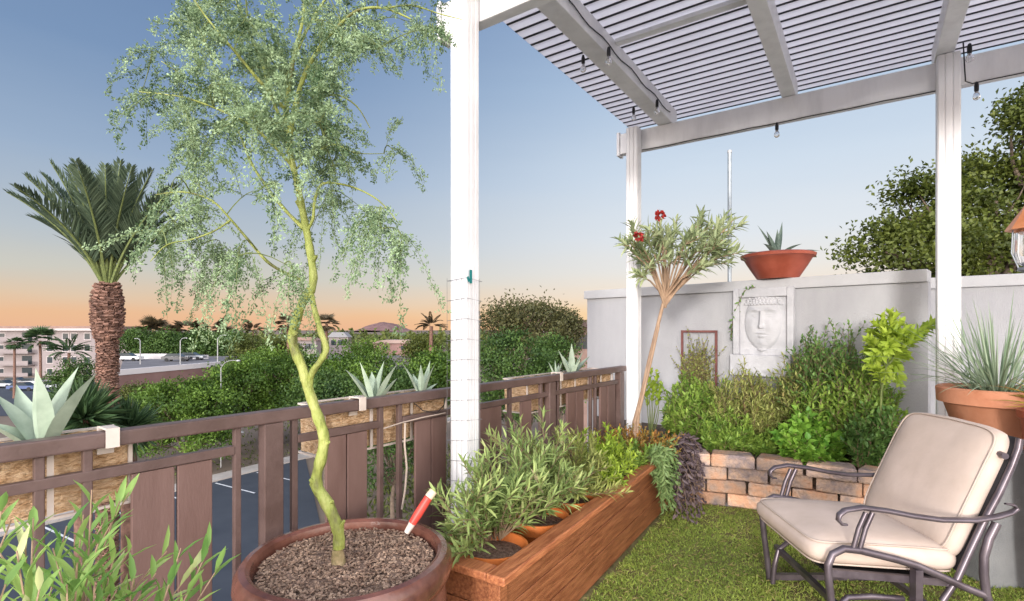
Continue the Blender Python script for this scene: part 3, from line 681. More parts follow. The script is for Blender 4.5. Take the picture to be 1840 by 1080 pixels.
# face relief plaque
def plaque():
    pl, pr_ = wallp(1322), wallp(1430); w = (pr_ - pl).length; zb, zt = .96, 1.79
    o0 = pl + WN * .012; th = thing('relief_plaque', 'white plaster plaque with a carved face hung on the grey wall', 'wall art', (o0.x, o0.y, zb), WYAW)
    hgt = zt - zb; led = .2; nx, nz = 84, 120
    mb = MB()
    def g(x, z, cx, cz, sx, sz): return math.exp(-((x - cx) / sx) ** 2 - ((z - cz) / sz) ** 2)
    x_in0, x_in1 = .055, w - .055; zi0, zi1 = led, hgt - .085
    for j in range(nz + 1):
        for i in range(nx + 1):
            x = x_in0 + (x_in1 - x_in0) * i / nx; z = zi0 + (zi1 - zi0) * j / nz
            u = (x - w * .49) / .165; v = (z - (zi0 + (zi1 - zi0) * .55)) / .26       # face coords about -1..1
            e = u * u + (v * .95) ** 2 * (1.0 + .25 * max(0, -v) * abs(u) * 2)
            dpt = .004
            if e < 1: dpt += .032 * (1 - e) ** .5
            for sg in (-1, 1):
                dpt -= .012 * g(u, v, sg * .42, .30, .26, .10)                       # eye sockets
                dpt += .011 * g(u, v, sg * .42, .29, .17, .055)                      # eyeballs
                dpt += .008 * g(u, v - .18 * (1 - ((u - sg * .42) / .4) ** 2) * .4, sg * .42, .42, .3, .045)   # brows
                dpt -= .004 * g(u, v, sg * .42, .285, .2, .014)
                dpt += .006 * g(u, v, sg * .5, -.1, .22, .22)                         # cheeks
                dpt += .009 * g(u, v, sg * .1, -.12, .07, .05)                        # nostrils
            if -.2 < v < .45: dpt += .026 * math.exp(-(u / (.075 + .05 * (.4 - v))) ** 2) * (.45 + .8 * (.45 - v))   # nose
            dpt += .010 * g(u, v, 0, -.36, .22, .04) + .011 * g(u, v, 0, -.47, .18, .045) - .009 * g(u, v, 0, -.415, .26, .016)   # lips
            dpt += .008 * g(u, v, 0, -.74, .2, .12)
            if v > .66 and e < 1.5: dpt += .010 + .006 * math.sin(u * 34 + math.sin(v * 20) * 2) * math.sin(v * 40)             # curled hair band
            if .6 < v < .66 and abs(u) < 1: dpt -= .004
            if v < -.95: dpt += .016 * math.exp(-(u / .8) ** 4) * (1 + .4 * math.cos(u * 7))                           # shoulders / collar
            mb.v.append((x, -(dpt - .004) * 1.5 - .014, z)); mb.t.append(.5)
    for j in range(nz):
        for i in range(nx):
            k = j * (nx + 1) + i; mb.f.append((k, k + 1, k + nx + 2, k + nx + 1))
    obj('carved_face', mb, M['plaster'], th, local=True, smooth=180)
    fr = MB(); f = .055
    fr.bevbox((0, -.06, led + .002), (f, 0, hgt), .006); fr.bevbox((w - f, -.06, led + .002), (w, 0, hgt), .006)
    fr.bevbox((f + .001, -.057, hgt - .085), (w - f - .001, 0, hgt - .002), .006); fr.box((f, -.01, led + .003), (w - f, -.002, hgt - .09)); obj('frame', fr, M['plaster'], th, local=True)
    lb = MB(); lb.bevbox((-.025, -.075, 0), (w - .02, 0, led), .008); obj('ledge', lb, M['plaster'], th, local=True)
plaque()
# rusty trellis
pl, pr_ = wallp(1229), wallp(1290); w = (pr_ - pl).length; o0 = pl + WN * .03
th = thing('garden_trellis', 'rusty red metal trellis leaning on the grey wall', 'trellis', (o0.x, o0.y, .4), WYAW)
mb = MB(); hz = 1.38 - .4
for x in (0, w): mb.bar((x, -.01, 0), (x, -.01, hz), .022, .014, (0, 1, 0))
mb.bar((-.011, -.01, hz), (w + .011, -.01, hz), .014, .022); obj('frame', mb, M['trellis'], th, local=True)
mb = MB()
for k in (1, 2, 3): mb.tube([(w * k / 4, -.006, 0), (w * k / 4, -.006, hz)], .005, 6)
for k in (1, 2, 3): mb.tube([(0, -.012, hz * k / 4), (w, -.012, hz * k / 4)], .004, 6)
obj('bars', mb, M['wire'], th, local=True)

# ================================================================== BLOCK RETAINING WALL + BED
BR = [Vector((1.22, 4.24, 0)), Vector((1.45, 4.17, 0)), Vector((1.83, 4.05, 0)), Vector((2.11, 3.9, 0)), Vector((2.55, 3.62, 0)), Vector((3.0, 3.25, 0)), Vector((3.4, 2.85, 0))]
def poly_at(P, s):
    for i in range(len(P) - 1):
        l = (P[i + 1] - P[i]).length
        if s <= l or i == len(P) - 2: return P[i].lerp(P[i + 1], s / l), (P[i + 1] - P[i]).normalized()
        s -= l
BL = sum((BR[i + 1] - BR[i]).length for i in range(len(BR) - 1))
th = thing('block_retaining_wall', 'low curved wall of tan and grey concrete blocks edging the bed', 'garden wall', BR[0])
mb = MB()
for r in range(4):
    z0 = .0 + r * .104; hb = .099; step = .33 if r == 3 else .30
    s = -.1 + (.15 if r % 2 else 0)
    while s < BL - .15:
        p, t = poly_at(BR, max(0, s + step / 2)); nrm = Vector((t.y, -t.x, 0)); wd = step - .008 + random.uniform(-.008, .004)
        out = .035 if r == 3 else random.uniform(-.006, .01); dep = .2
        c = p + nrm * (out - dep / 2); vs, fs = bmesh_box((-wd / 2, -dep / 2, 0), (wd / 2, dep / 2, hb), .014 if r == 3 else .009, 2)
        tw = random.uniform(-.06, .06); ca = math.atan2(t.y, t.x) + tw
        k = []
        for (x, y, z) in vs:
            taper = 1 - (.1 * (y + dep / 2) / dep)
            jx = .0
            k.append((c.x + math.cos(ca) * x * taper - math.sin(ca) * y, c.y + math.sin(ca) * x * taper + math.cos(ca) * y, z0 + z + random.uniform(-.0025, .0025)))
        mb.add(k, fs, random.random())
        s += step
obj('blocks', mb, M['block'], th)
mb = MB(); bed = [(p.x - .02, p.y + .1) for p in BR] + [(3.7, 3.4), (3.3, 4.0), (1.0, 6.3), (1.1, 5.0)]
mb.prism(bed, .003, .36); structure('planting_bed', mb, M['soil'])

# ================================================================== LAWN
PA = math.radians(58.2); PO = Vector((-.03, 1.97, 0)); px_ = Vector((math.cos(PA), math.sin(PA), 0)); py_ = Vector((-math.sin(PA), math.cos(PA), 0))
def PLw(x, y, z): return PO + px_ * x + py_ * y + Vector((0, 0, z))
PLEN, PWID, PH = 2.68, .46, .45
lawn = [(-.4, 1.3), (3.6, 1.3), (3.55, 2.8)] + [(p.x + .0, p.y - .0) for p in reversed(BR)] + [tuple(PLw(PLEN, .2, 0)[:2]), tuple(PLw(0, .2, 0)[:2])]
structure('lawn_soil', sheet(lawn, .003), M['lawn_soil'])
n = 150000; X = R.uniform(-.2, 3.3, n); Y = R.uniform(1.9, 4.35, n)
rel = np.stack([X - PO.x, Y - PO.y], 1); perp = rel @ np.array([-py_.x, -py_.y]); alo = rel @ np.array([px_.x, px_.y])
by = np.interp(X, [p.x for p in BR], [p.y for p in BR])
k = (perp > -.01) & (Y < by - .045) & (R.random(n) < np.clip(3.4 / Y ** 1.1, 0, 1))
X, Y = X[k], Y[k]; n = len(X)
bare = np.sin(X * 9.3 + 3 * np.sin(Y * 4.1)) * np.sin(Y * 8.2 + 2 * np.sin(X * 5.7)) + .5 * np.sin(X * 23 + Y * 17) * np.sin(Y * 21 - X * 9)
kk = R.random(n) < np.where(bare > .55, .35, 1.0); X, Y, bare = X[kk], Y[kk], bare[kk]; n = len(X)
patch = .5 + .25 * np.sin(X * 5.1 + 2 * np.sin(Y * 3.3)) + .25 * np.sin(Y * 6.7 + X * 2.2)
hgt = R.uniform(.012, .034, n) * (.7 + .6 * patch)
lv = Leaves(); lv.add(np.stack([X, Y, np.full(n, .004)], 1), R.normal(size=(n, 3)) * [.75, .75, .2] + [0, 0, .75], R.normal(size=(n, 3)) * .6 + [0, 0, .5], hgt, R.uniform(.0022, .0042, n), np.clip(.22 + .35 * patch + .18 * np.clip(bare, 0, 1) + R.normal(size=n) * .2, 0, 1))
ns_ = 900; i_ = R.integers(0, n, ns_); lv.add(np.stack([X[i_], Y[i_], np.full(ns_, .022)], 1), R.normal(size=(ns_, 3)) * [1, 1, .12], np.array([0, 0, 1.]), R.uniform(.02, .06, ns_), R.uniform(.003, .008, ns_), 1.0)
o = obj('lawn_grass', lv, M['grass'], kind='tri'); tag(o, None, None, kind='stuff')

# ================================================================== CEDAR PLANTER
th = thing('cedar_planter', 'long red stained cedar planter box on the lawn beside the railing', 'planter', PO, PA)
cap = .085; ch = .035
mb = MB()
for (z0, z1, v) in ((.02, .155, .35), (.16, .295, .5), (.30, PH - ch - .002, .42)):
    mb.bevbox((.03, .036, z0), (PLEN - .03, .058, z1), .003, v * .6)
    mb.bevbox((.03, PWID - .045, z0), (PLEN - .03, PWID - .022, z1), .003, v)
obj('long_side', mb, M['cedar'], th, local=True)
for x in (.035, PLEN - .058):
    mb = MB()
    for (z0, z1, v) in ((.02, .155, .3), (.16, .295, .4), (.30, PH - ch - .002, .35)): mb.bevbox((x, .07, z0), (x + .023, PWID - .07, z1), .003, v)
    obj('end_board', mb, M['cedar'], th, local=True)
for (x, y) in ((.012, .028), (.012, PWID - .069), (PLEN - .067, .028), (PLEN - .067, PWID - .069)):
    mb = MB(); mb.bevbox((x, y, 0), (x + .055, y + .055, PH - ch - .003), .003, .45); obj('leg', mb, M['cedar'], th, local=True)
for (lo, hi, v) in (((0, 0, 0), (PLEN, cap, 0), 1.0), ((0, PWID - cap, 0), (PLEN, PWID, 0), .95)):  # cap tint lighter than the sides, painting in the shading under the overhang
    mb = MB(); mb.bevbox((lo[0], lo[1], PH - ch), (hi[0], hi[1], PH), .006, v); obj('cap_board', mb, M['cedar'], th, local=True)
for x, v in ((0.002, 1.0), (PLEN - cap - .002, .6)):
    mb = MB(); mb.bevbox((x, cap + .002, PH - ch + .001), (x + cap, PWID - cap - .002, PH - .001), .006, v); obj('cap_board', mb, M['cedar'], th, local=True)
mb = MB(); mb.box((.06, .05, .18), (PLEN - .06, PWID - .05, .2)); mb.box((1.32, .05, .2), (PLEN - .06, PWID - .05, .405)); obj('soil', mb, M['soil'], th, local=True)

def potted(label, x, r, zr, hh, grp):
    c = PLw(x, .235, 0); th = thing('plastic_pot', label, 'plant pot', (c.x, c.y, zr - hh), 0, grp)
    mb = MB(); mb.lathe([(.005, .0), (r * .7, 0), (r * .9, hh * .75), (r, hh * .78), (r * 1.02, hh), (r * .96, hh), (r * .9, hh * .8)], (c.x, c.y, zr - hh), 36); obj('pot', mb, M['plastic_orange'], th, smooth=40)
    mb = MB(); mb.lathe([(.001, hh * .86), (r * .93, hh * .84)], (c.x, c.y, zr - hh), 24); obj('soil', mb, M['mulch_soil'], th)
    return c
gp = 'orange pots in the cedar planter'
c1 = potted('orange plastic pot nearest the front end of the cedar planter', .27, .158, .437, .26, gp)
c2 = potted('orange plastic pot second along the cedar planter', .70, .155, .435, .26, gp)
c3 = potted('orange plastic pot half way along the cedar planter', 1.09, .145, .43, .25, gp)

def upright_tips(c, n, rad, z0, z1, lean=(0, 0)):
    out = []
    for i in range(n):
        q = random.random() * 6.28; r = rad * random.random() ** .6
        out.append(Vector((c.x + math.cos(q) * r + lean[0], c.y + math.sin(q) * r + lean[1], z0 + (z1 - z0) * random.random() * (1 - .35 * r / rad))))
    return out
def pbases(c, n, r, z): return [Vector((c.x + random.uniform(-r, r), c.y + random.uniform(-r, r), z)) for _ in range(n)]
gs = 'narrow leaved shrubs in the cedar planter'
sprig_plant('narrow_leaf_shrub', 'grey green narrow leaved shrub in the nearest orange pot', 'shrub', pbases(c1, 5, .05, .44), upright_tips(c1, 44, .34, .48, .88, (-.02, .05)), .09, .014, 18, M['sage'], M['brown_twig'], .0032, .22, side=2, group=gs)
sprig_plant('narrow_leaf_shrub', 'taller feathery grey green shrub in the second orange pot', 'shrub', pbases(c2, 5, .05, .44), upright_tips(c2, 46, .34, .5, 1.02, (.0, .05)), .09, .013, 18, M['sage'], M['brown_twig'], .0032, .22, side=2, group=gs)
sprig_plant('narrow_leaf_shrub', 'yellow green narrow leaved shrub in the third orange pot', 'shrub', pbases(c3, 5, .05, .44), upright_tips(c3, 44, .32, .46, .82, (.02, .0)), .075, .013, 20, M['bush_olive'], M['brown_twig'], .003, .22, side=2, group=gs)
c4 = PLw(1.5, .22, 0)
sprig_plant('leafy_herb', 'bright yellow green herb in the middle of the cedar planter', 'plant', pbases(c4, 6, .1, .4), upright_tips(c4, 48, .27, .48, .78), .055, .016, 18, M['lime'], M['twig'], .0025, .2, side=2)
c5 = PLw(1.92, .2, 0)
sprig_plant('leafy_herb', 'dull green fine leaved herb near the far end of the cedar planter', 'plant', pbases(c5, 6, .12, .4), upright_tips(c5, 40, .25, .46, .66), .045, .015, 18, M['bush'], M['twig'], .0025, .2, side=2)
c6 = PLw(2.28, .24, 0)
sprig_plant('succulent_patch', 'orange and red tinged succulents at the far end of the cedar planter', 'plant', pbases(c6, 24, .18, .4), upright_tips(c6, 130, .36, .5, .66), .038, .016, 14, M['orange_leaf'], M['twig'], .003, .3)
c7 = PLw(2.1, .12, 0)
tips = [PLw(random.uniform(1.86, 2.3), random.uniform(-.12, -.03), random.uniform(.1, .5)) for _ in range(60)]
sprig_plant('trailing_plant', 'green trailing plant hanging over the side of the cedar planter', 'plant', [PLw(random.uniform(2.0, 2.25), .1, .42) for _ in range(8)], tips, .065, .017, 18, M['trail'], M['twig'], .0025, .3, upw=-.25, sag=.1)
tips = [PLw(random.uniform(2.5, 2.72), random.uniform(-.2, -.02), random.uniform(.02, .42)) for _ in range(62)]
tips += [PLw(random.uniform(2.1, 2.55), random.uniform(-.26, -.08), random.uniform(.015, .06)) for _ in range(26)]
sprig_plant('trailing_plant', 'dark purple trailing plant spilling over the far corner of the cedar planter', 'plant', [PLw(random.uniform(2.45, 2.6), .08, .43) for _ in range(8)], tips, .062, .023, 17, M['purple'], M['brown_twig'], .0025, .25, upw=-.2, sag=.12)

# ================================================================== BIG BROWN POT + PALO VERDE
pc = Vector((-.588, 1.86, 0)); RZ = .6
th = thing('large_pot', 'large brown glazed pot holding the green trunked tree', 'plant pot', pc)
mb = MB(); wob = lambda q, z: .004 * math.sin(3 * q + z * 9) + .003 * math.sin(7 * q)
mb.lathe([(.01, .002), (.25, 0), (.27, .02), (.315, .15), (.345, .3), (.352, .42), (.345, .475), (.338, .485), (.345, .495), (.362, .51), (.371, .54), (.368, .575), (.352, .597), (.332, .60), (.318, .592), (.312, .57), (.31, .5)], pc, 72, wob=wob)
obj('pot', mb, M['pot_glaze'], th, smooth=35)
mb = MB(); nr = 14; ns = 48; mb.v.append((pc.x, pc.y, .565)); mb.t.append(.5)
for i in range(1, nr + 1):
    for k in range(ns):
        q = 2 * PI * k / ns; r = .311 * i / nr; z = .56 + .01 * math.sin(q * 3 + i) + random.uniform(-.005, .005) - .012 * (i == nr)
        mb.v.append((pc.x + r * math.cos(q), pc.y + r * math.sin(q), z)); mb.t.append(.5)
for k in range(ns): mb.f.append((0, 1 + k, 1 + (k + 1) % ns))
for i in range(nr - 1):
    for k in range(ns): mb.f.append((1 + i * ns + k, 1 + (i + 1) * ns + k, 1 + (i + 1) * ns + (k + 1) % ns, 1 + i * ns + (k + 1) % ns))
obj('soil', mb, M['mulch_soil'], th, smooth=180)
mb = MB()
for i in range(4200):
    q = random.random() * 6.28; r = .3 * random.random() ** .5
    a_ = Vector((random.gauss(0, 1), random.gauss(0, 1), random.gauss(0, .35))).normalized(); s = a_.cross(Vector((0, 0, 1))).normalized(); u = s.cross(a_)
    L_ = random.uniform(.0015, .0065)
    mb.obox((pc.x + r * math.cos(q), pc.y + r * math.sin(q), .567 + random.uniform(-.004, .006)), a_ * L_, s * random.uniform(.0015, .004), u * random.uniform(.001, .002), random.random())
o = obj('bark_mulch', mb, M['chips'], th); o['kind'] = 'stuff'
mb = MB()
for k in range(5): mb.tube([Vector((pc.x - .02 + .05 * k, pc.y - .365 + .02 * abs(k - 2), .5)) for _ in range(1)] + [Vector((pc.x - .2 + .06 * k, pc.y - .33, .604)), Vector((pc.x - .22 + .07 * k, pc.y - .30, .6))], .004, 5) if False else None
# trowel-like tool
t0, t1, t2, t3 = W(735, 950, 2.0), W(741, 940, 2.0), W(770, 894, 2.02), W(779, 882, 2.03)
th = thing('garden_tool', 'red handled garden tool stuck in the mulch at the pot rim', 'tool', t0)
mb = MB(); mb.tube([t0 - (t2 - t0) * .12, t1], [.011, .0145], 10); obj('ferrule', mb, M['frame_pale'], th, smooth=50)
mb = MB(); mb.tube([t1, t1.lerp(t2, .3), t2], [.0155, .0175, .0165], 14); obj('handle', mb, M['red_tool'], th, smooth=50)
mb = MB(); mb.tube([t2, t3], [.0168, .0165], 14); obj('handle_tip', mb, M['wood_pale'], th, smooth=50)

def palo_verde():
    D0 = 1.84
    base = W(609, 972, D0); base.z = .56
    th = thing('palo_verde_tree', 'young green trunked tree with feathery foliage growing in the brown pot', 'tree', base)
    tr = MB(); nodes = []
    def limb(pts, r0, r1, n=9, add=True, t0=.3):
        P = [W(x, y, D0 + dd) for (x, y, dd) in pts]
        # smooth with catmull-rom
        Q = []
        for i in range(len(P) - 1):
            a, b, c, d = P[max(0, i - 1)], P[i], P[i + 1], P[min(len(P) - 1, i + 2)]
            for k in range(4):
                t = k / 4; Q.append(.5 * ((2 * b) + (c - a) * t + (2 * a - 5 * b + 4 * c - d) * t * t + (3 * b - a - 3 * c + d) * t ** 3))
        Q.append(P[-1]); m = len(Q)
        rs = [(r0 + (r1 - r0) * i / (m - 1)) * (1 + .07 * math.sin(i * 1.7) + random.uniform(-.07, .07)) for i in range(m)]
        tr.tube(Q, [q * .82 for q in rs], n)
        if add:
            for i, q in enumerate(Q):
                if i / (m - 1) >= t0: nodes.append((q, rs[i]))
        return Q
    limb([(609, 985, 0), (607, 950, 0), (588, 905, 0), (568, 868, .01), (578, 820, 0), (582, 785, 0), (570, 745, 0), (556, 705, 0), (545, 665, 0), (527, 620, .01), (528, 590, .01), (543, 545, 0), (556, 522, 0)], .026, .019, 12, False)
    limb([(556, 700, .0), (560, 672, -.01), (578, 645, -.02), (586, 625, -.02), (576, 595, -.02), (566, 560, -.01), (558, 525, 0)], .014, .012, 10, False)
    main = limb([(557, 525, 0), (563, 500, 0), (558, 455, 0), (550, 410, 0), (541, 365, 0), (533, 325, 0), (522, 280, 0), (516, 240, .0), (515, 190, .02), (522, 140, .03), (530, 90, .04), (545, 30, .05), (550, -60, .05), (560, -160, .06)], .019, .004, 10, True, .45)
    limb([(519, 255, 0), (530, 195, -.02), (545, 140, -.04), (575, 85, -.06), (610, 45, -.08), (645, 18, -.1), (690, 15, -.12), (740, 35, -.13)], .0125, .003, 8)
    limb([(548, 420, 0), (562, 395, -.01), (566, 360, -.02), (580, 330, -.03), (630, 335, -.05), (680, 360, -.06), (715, 400, -.06)], .008, .002, 7)
    limb([(545, 505, 0), (515, 492, -.03), (480, 470, -.06), (445, 430, -.09), (415, 395, -.12), (380, 360, -.15), (330, 345, -.17), (280, 350, -.18)], .008, .002, 7)
    limb([(415, 395, -.12), (385, 415, -.12), (345, 430, -.13), (300, 440, -.15), (270, 470, -.16)], .004, .0015, 6)
    limb([(545, 410, 0), (510, 375, .05), (475, 330, .1), (450, 290, .14), (430, 240, .18), (400, 190, .22), (350, 150, .25), (290, 110, .27)], .009, .002, 7)
    limb([(527, 300, 0), (490, 260, -.05), (450, 225, -.1), (400, 200, -.15), (330, 175, -.2), (250, 165, -.22)], .008, .002, 7)
    limb([(517, 240, 0), (490, 180, .08), (470, 110, .14), (440, 40, .18), (410, -40, .2), (390, -110, .2)], .009, .003, 7)
    limb([(517, 230, 0), (555, 190, .08), (600, 170, .14), (640, 190, .18), (665, 230, .2)], .007, .002, 7)
    limb([(525, 310, 0), (560, 280, .05), (600, 260, .08), (640, 275, .1), (690, 276, .1)], .005, .0015, 7)
    limb([(516, 200, .01), (470, 150, -.1), (420, 90, -.16), (370, 30, -.2), (330, -30, -.22)], .008, .002, 7)
    limb([(530, 100, .04), (570, 20, .1), (620, -40, .14), (680, -80, .16)], .007, .003, 7)
    limb([(690, 15, -.12), (740, 10, -.1), (790, 25, -.1), (830, 35, -.1)], .004, .0015, 6)
    for (x, y, dx, dy) in ((566, 868, -9, -6), (610, 950, 8, -14), (583, 800, 8, -6), (551, 690, -10, -8), (580, 640, 8, -8), (531, 600, -9, -10), (560, 470, 9, -10), (541, 370, -9, -9), (590, 905, 8, -4)):
        a_ = W(x, y, D0); e_ = W(x + dx, y + dy, D0 - .015); tr.tube([a_, a_.lerp(e_, .6), e_], [.013, .008, .0055], 7)
    obj('trunk', tr, M['green_bark'], th, smooth=60)
    rb_ = MB(); rb_.tube([base - Vector((0, 0, .01)), base + Vector((-.003, 0, .03)), base + Vector((-.006, 0, .06))], [.027, .0235, .018], 12); obj('root_collar', rb_, mat('collar_bark', (.16, .13, .05), (.36, .27, .15), 14, .8, bump=.4), th, smooth=60)
    # feathery twigs grown toward points scattered through the crown
    blobs = [(430, 60, 120, 80, 26), (560, 60, 130, 90, 28), (450, 150, 130, 80, 26), (560, 150, 80, 95, 22), (390, 225, 110, 55, 18), (520, 240, 90, 70, 22), (600, 235, 50, 55, 9),
             (650, 60, 80, 45, 10), (745, 45, 65, 38, 12), (350, 60, 55, 60, 10), (305, 150, 55, 45, 8), (285, 95, 25, 30, 3), (600, 320, 70, 40, 10), (680, 385, 52, 45, 12), (705, 440, 24, 30, 4),
             (350, 350, 70, 38, 13), (285, 410, 40, 55, 8), (330, 440, 50, 40, 6), (430, 460, 65, 45, 9), (520, 475, 35, 35, 5), (470, 350, 50, 40, 6), (560, 395, 45, 40, 4), (690, 276, 24, 6, 2), (250, 185, 22, 14, 2), (385, 505, 25, 25, 2), (500, -50, 260, 60, 22)]
    att = []
    for (x, y, rx, ry, k) in blobs:
        for _ in range(int(k * (.44 if y < 300 else .36) + .5)):
            q = random.random() * 6.28; r = random.random() ** .5 * (.72 if k > 8 else .9)
            att.append(W(x + math.cos(q) * r * rx, y + math.sin(q) * r * ry, D0 + random.uniform(-.32, .34)))
    N0 = np.array([tuple(q) for q, r in nodes]); tg = MB(); lv = Leaves()
    att.sort(key=lambda a: np.min(((N0 - np.array(a)) ** 2).sum(1)))
    N = list(N0)
    for a in att:
        A = np.array(N); dv = ((A - np.array(a)) ** 2).sum(1); j = int(np.argmin(dv + (A[:, 2] > a.z + .1) * .01)); b = Vector(A[j])
        L_ = (a - b).length
        if L_ < .02: continue
        pts = curve(b, a, .02 + .08 * L_, 5, .14)
        tg.tube(pts, [.0026, .0022, .0019, .0016, .0012, .0007], 4, cap=False)
        for q in pts[1:]: N.append(np.array(q))
        # drooping leafy shoots off the twig end and along it
        for s in range(random.randint(3, 6)):
            p, ax = along(pts, 1 if s == 0 else random.uniform(.25, 1))
            d = (ax * random.uniform(.2, 1) + Vector((random.gauss(0, .8), random.gauss(0, .8), random.gauss(-.1, .5)))).normalized()
            low = max(0, min(1, (2.05 - p.z) / .3)); sl = random.uniform(.08, .2) * (1 + .3 * low); d = (d * (1 - .5 * low) + Vector((0, 0, -.45 * low))).normalized(); mid = p + d * sl * .5; e = p + d * sl + Vector((0, 0, -sl * random.uniform(.15, .6)))
            sh = [p, p.lerp(mid, .6) + Vector((0, 0, sl * .05)), mid, mid.lerp(e, .55) - Vector((0, 0, -.004)), e]
            tg.tube(sh, [.0011, .001, .0008, .0006, .0004], 3, cap=False)
            vv = random.choice((.15, .3, .5, .65, .85)) + random.uniform(-.1, .1)
            for k in range(int(sl / .0072)):
                t = .1 + .9 * k / (sl / .0072); q, a2 = along(sh, t)
                sd = Vector((random.gauss(0, 1), random.gauss(0, 1), random.gauss(0, .5))); sd = (sd - a2 * sd.dot(a2)).normalized()
                dr = (a2 * .5 + sd).normalized(); n6 = 5; rl = random.uniform(.014, .028)      # one pinna with leaflet pairs
                ts = (np.arange(n6) + .7) / n6; PP = np.array(q)[None] + np.array(dr)[None] * (ts * rl)[:, None]
                up = dr.cross(a2); up = up if up.length > .01 else Vector((0, 0, 1)); nn = np.array(up.normalized())
                lat = np.array(dr.cross(Vector(nn)))
                for sg in (-1, 1):
                    kp_ = R.random(n6) < .8; m6 = int(kp_.sum())
                    if m6: lv.add(PP[kp_] + R.normal(size=(m6, 3)) * .003, np.array(dr) * R.uniform(.1, 1.1, (m6, 1)) + lat * sg + R.normal(size=(m6, 3)) * .45, nn[None] + R.normal(size=(m6, 3)) * .6, R.uniform(.007, .014, m6), R.uniform(.004, .0068, m6), np.clip(vv + R.normal(size=m6) * .2, 0, 1))
    obj('twigs', tg, M['twig'], th); obj('foliage', lv, M['feather'], th, kind='tri', droop=.05)
palo_verde()

# ================================================================== RAILING
RYAW = math.atan2(RD.y, RD.x)
th = thing('railing', 'dark brown metal balcony railing with flat panels and thin balusters', 'railing', R0, RYAW)
T0, T1 = -1.5, 3.74
mb = MB(); mb.bevbox((T0, -.03, 1.02), (T1, .03, 1.07), .006); obj('top_rail', mb, M['rail'], th, local=True)
panels = [(-.03, .098), (.107, .223), (.70, .802), (.809, .918), (1.225, 1.335), (1.342, 1.452), (1.72, 1.95), (2.16, 2.28), (2.75, 2.87), (2.88, 3.0), (3.28, 3.4), (3.42, 3.56)]
posts = [-1.2, .45, 1.56, 2.52, 3.66]
bal = [-.92, -.62, -.262, -.147, .314, .549, 1.0, 1.12, 1.64, 2.04, 2.40, 2.62, 3.12, 3.2]
for (a_, b_) in panels:
    mb = MB(); mb.bevbox((a_, -.008, .06), (b_, .008, .915), .003); obj('panel', mb, M['panel'], th, local=True)
for x in posts:
    mb = MB(); mb.bevbox((x - .04, -.028, 0), (x + .04, .028, 1.019), .004); obj('post', mb, M['rail'], th, local=True)
for x in bal:
    mb = MB(); mb.bevbox((x - .0125, -.0125, .05), (x + .0125, .0125, 1.019), .003); obj('baluster', mb, M['rail'], th, local=True)
segs = [(T0, -1.242), (-1.158, .315 - .013), (.562, .98 + .008), (1.134, 1.519), (1.602, 1.626), (1.654, 2.48), (2.562, 3.618)]
mb = MB()
for a_, b_ in segs: mb.bevbox((a_, -.0145, .918), (b_, .0145, .952), .003)
obj('mid_rail', mb, M['rail'], th, local=True)
mb = MB(); mb.bevbox((T0, -.02, .02), (T1, .02, .058), .003); obj('bottom_rail', mb, M['rail'], th, local=True)
# irrigation hose and cables along the rail
p = [W(478, 760, 2.16), W(482, 745, 2.2), W(500, 738, 2.25), W(540, 735, 2.29), W(575, 728, 2.33), W(610, 722, 2.4)]
mb = MB(); mb.tube(p, .006, 7); tag(obj('irrigation_hose', mb, M['hose'], loc=p[0], smooth=60), 'black irrigation hose lying along the top rail', 'hose')
q = [W(728, 760, 2.6), W(727, 800, 2.59), W(731, 840, 2.58), W(728, 880, 2.58), W(722, 915, 2.57)]
mb = MB(); mb.tube(q, .0055, 7); tag(obj('hanging_cable', mb, M['pale_cable'], loc=q[-1], smooth=60), 'pale cable hanging down beside the thin balusters', 'cable')
q = [W(742, 722, 2.72), W(760, 738, 2.74), W(785, 742, 2.8), W(798, 728, 2.86), W(800, 715, 2.9)]
mb = MB(); mb.tube(q, .003, 6); tag(obj('hanging_cable', mb, M['hose'], loc=q[0], smooth=60), 'thin dark cable looping under the rail by the front post', 'cable')
q = [W(690, 770, 2.5), W(720, 760, 2.58), W(760, 750, 2.7), W(800, 742, 2.82)]
mb = MB(); mb.tube(q, .0035, 6); tag(obj('hanging_cable', mb, M['pale_cable'], loc=q[0], smooth=60), 'pale cable strung level across the middle planter', 'cable')

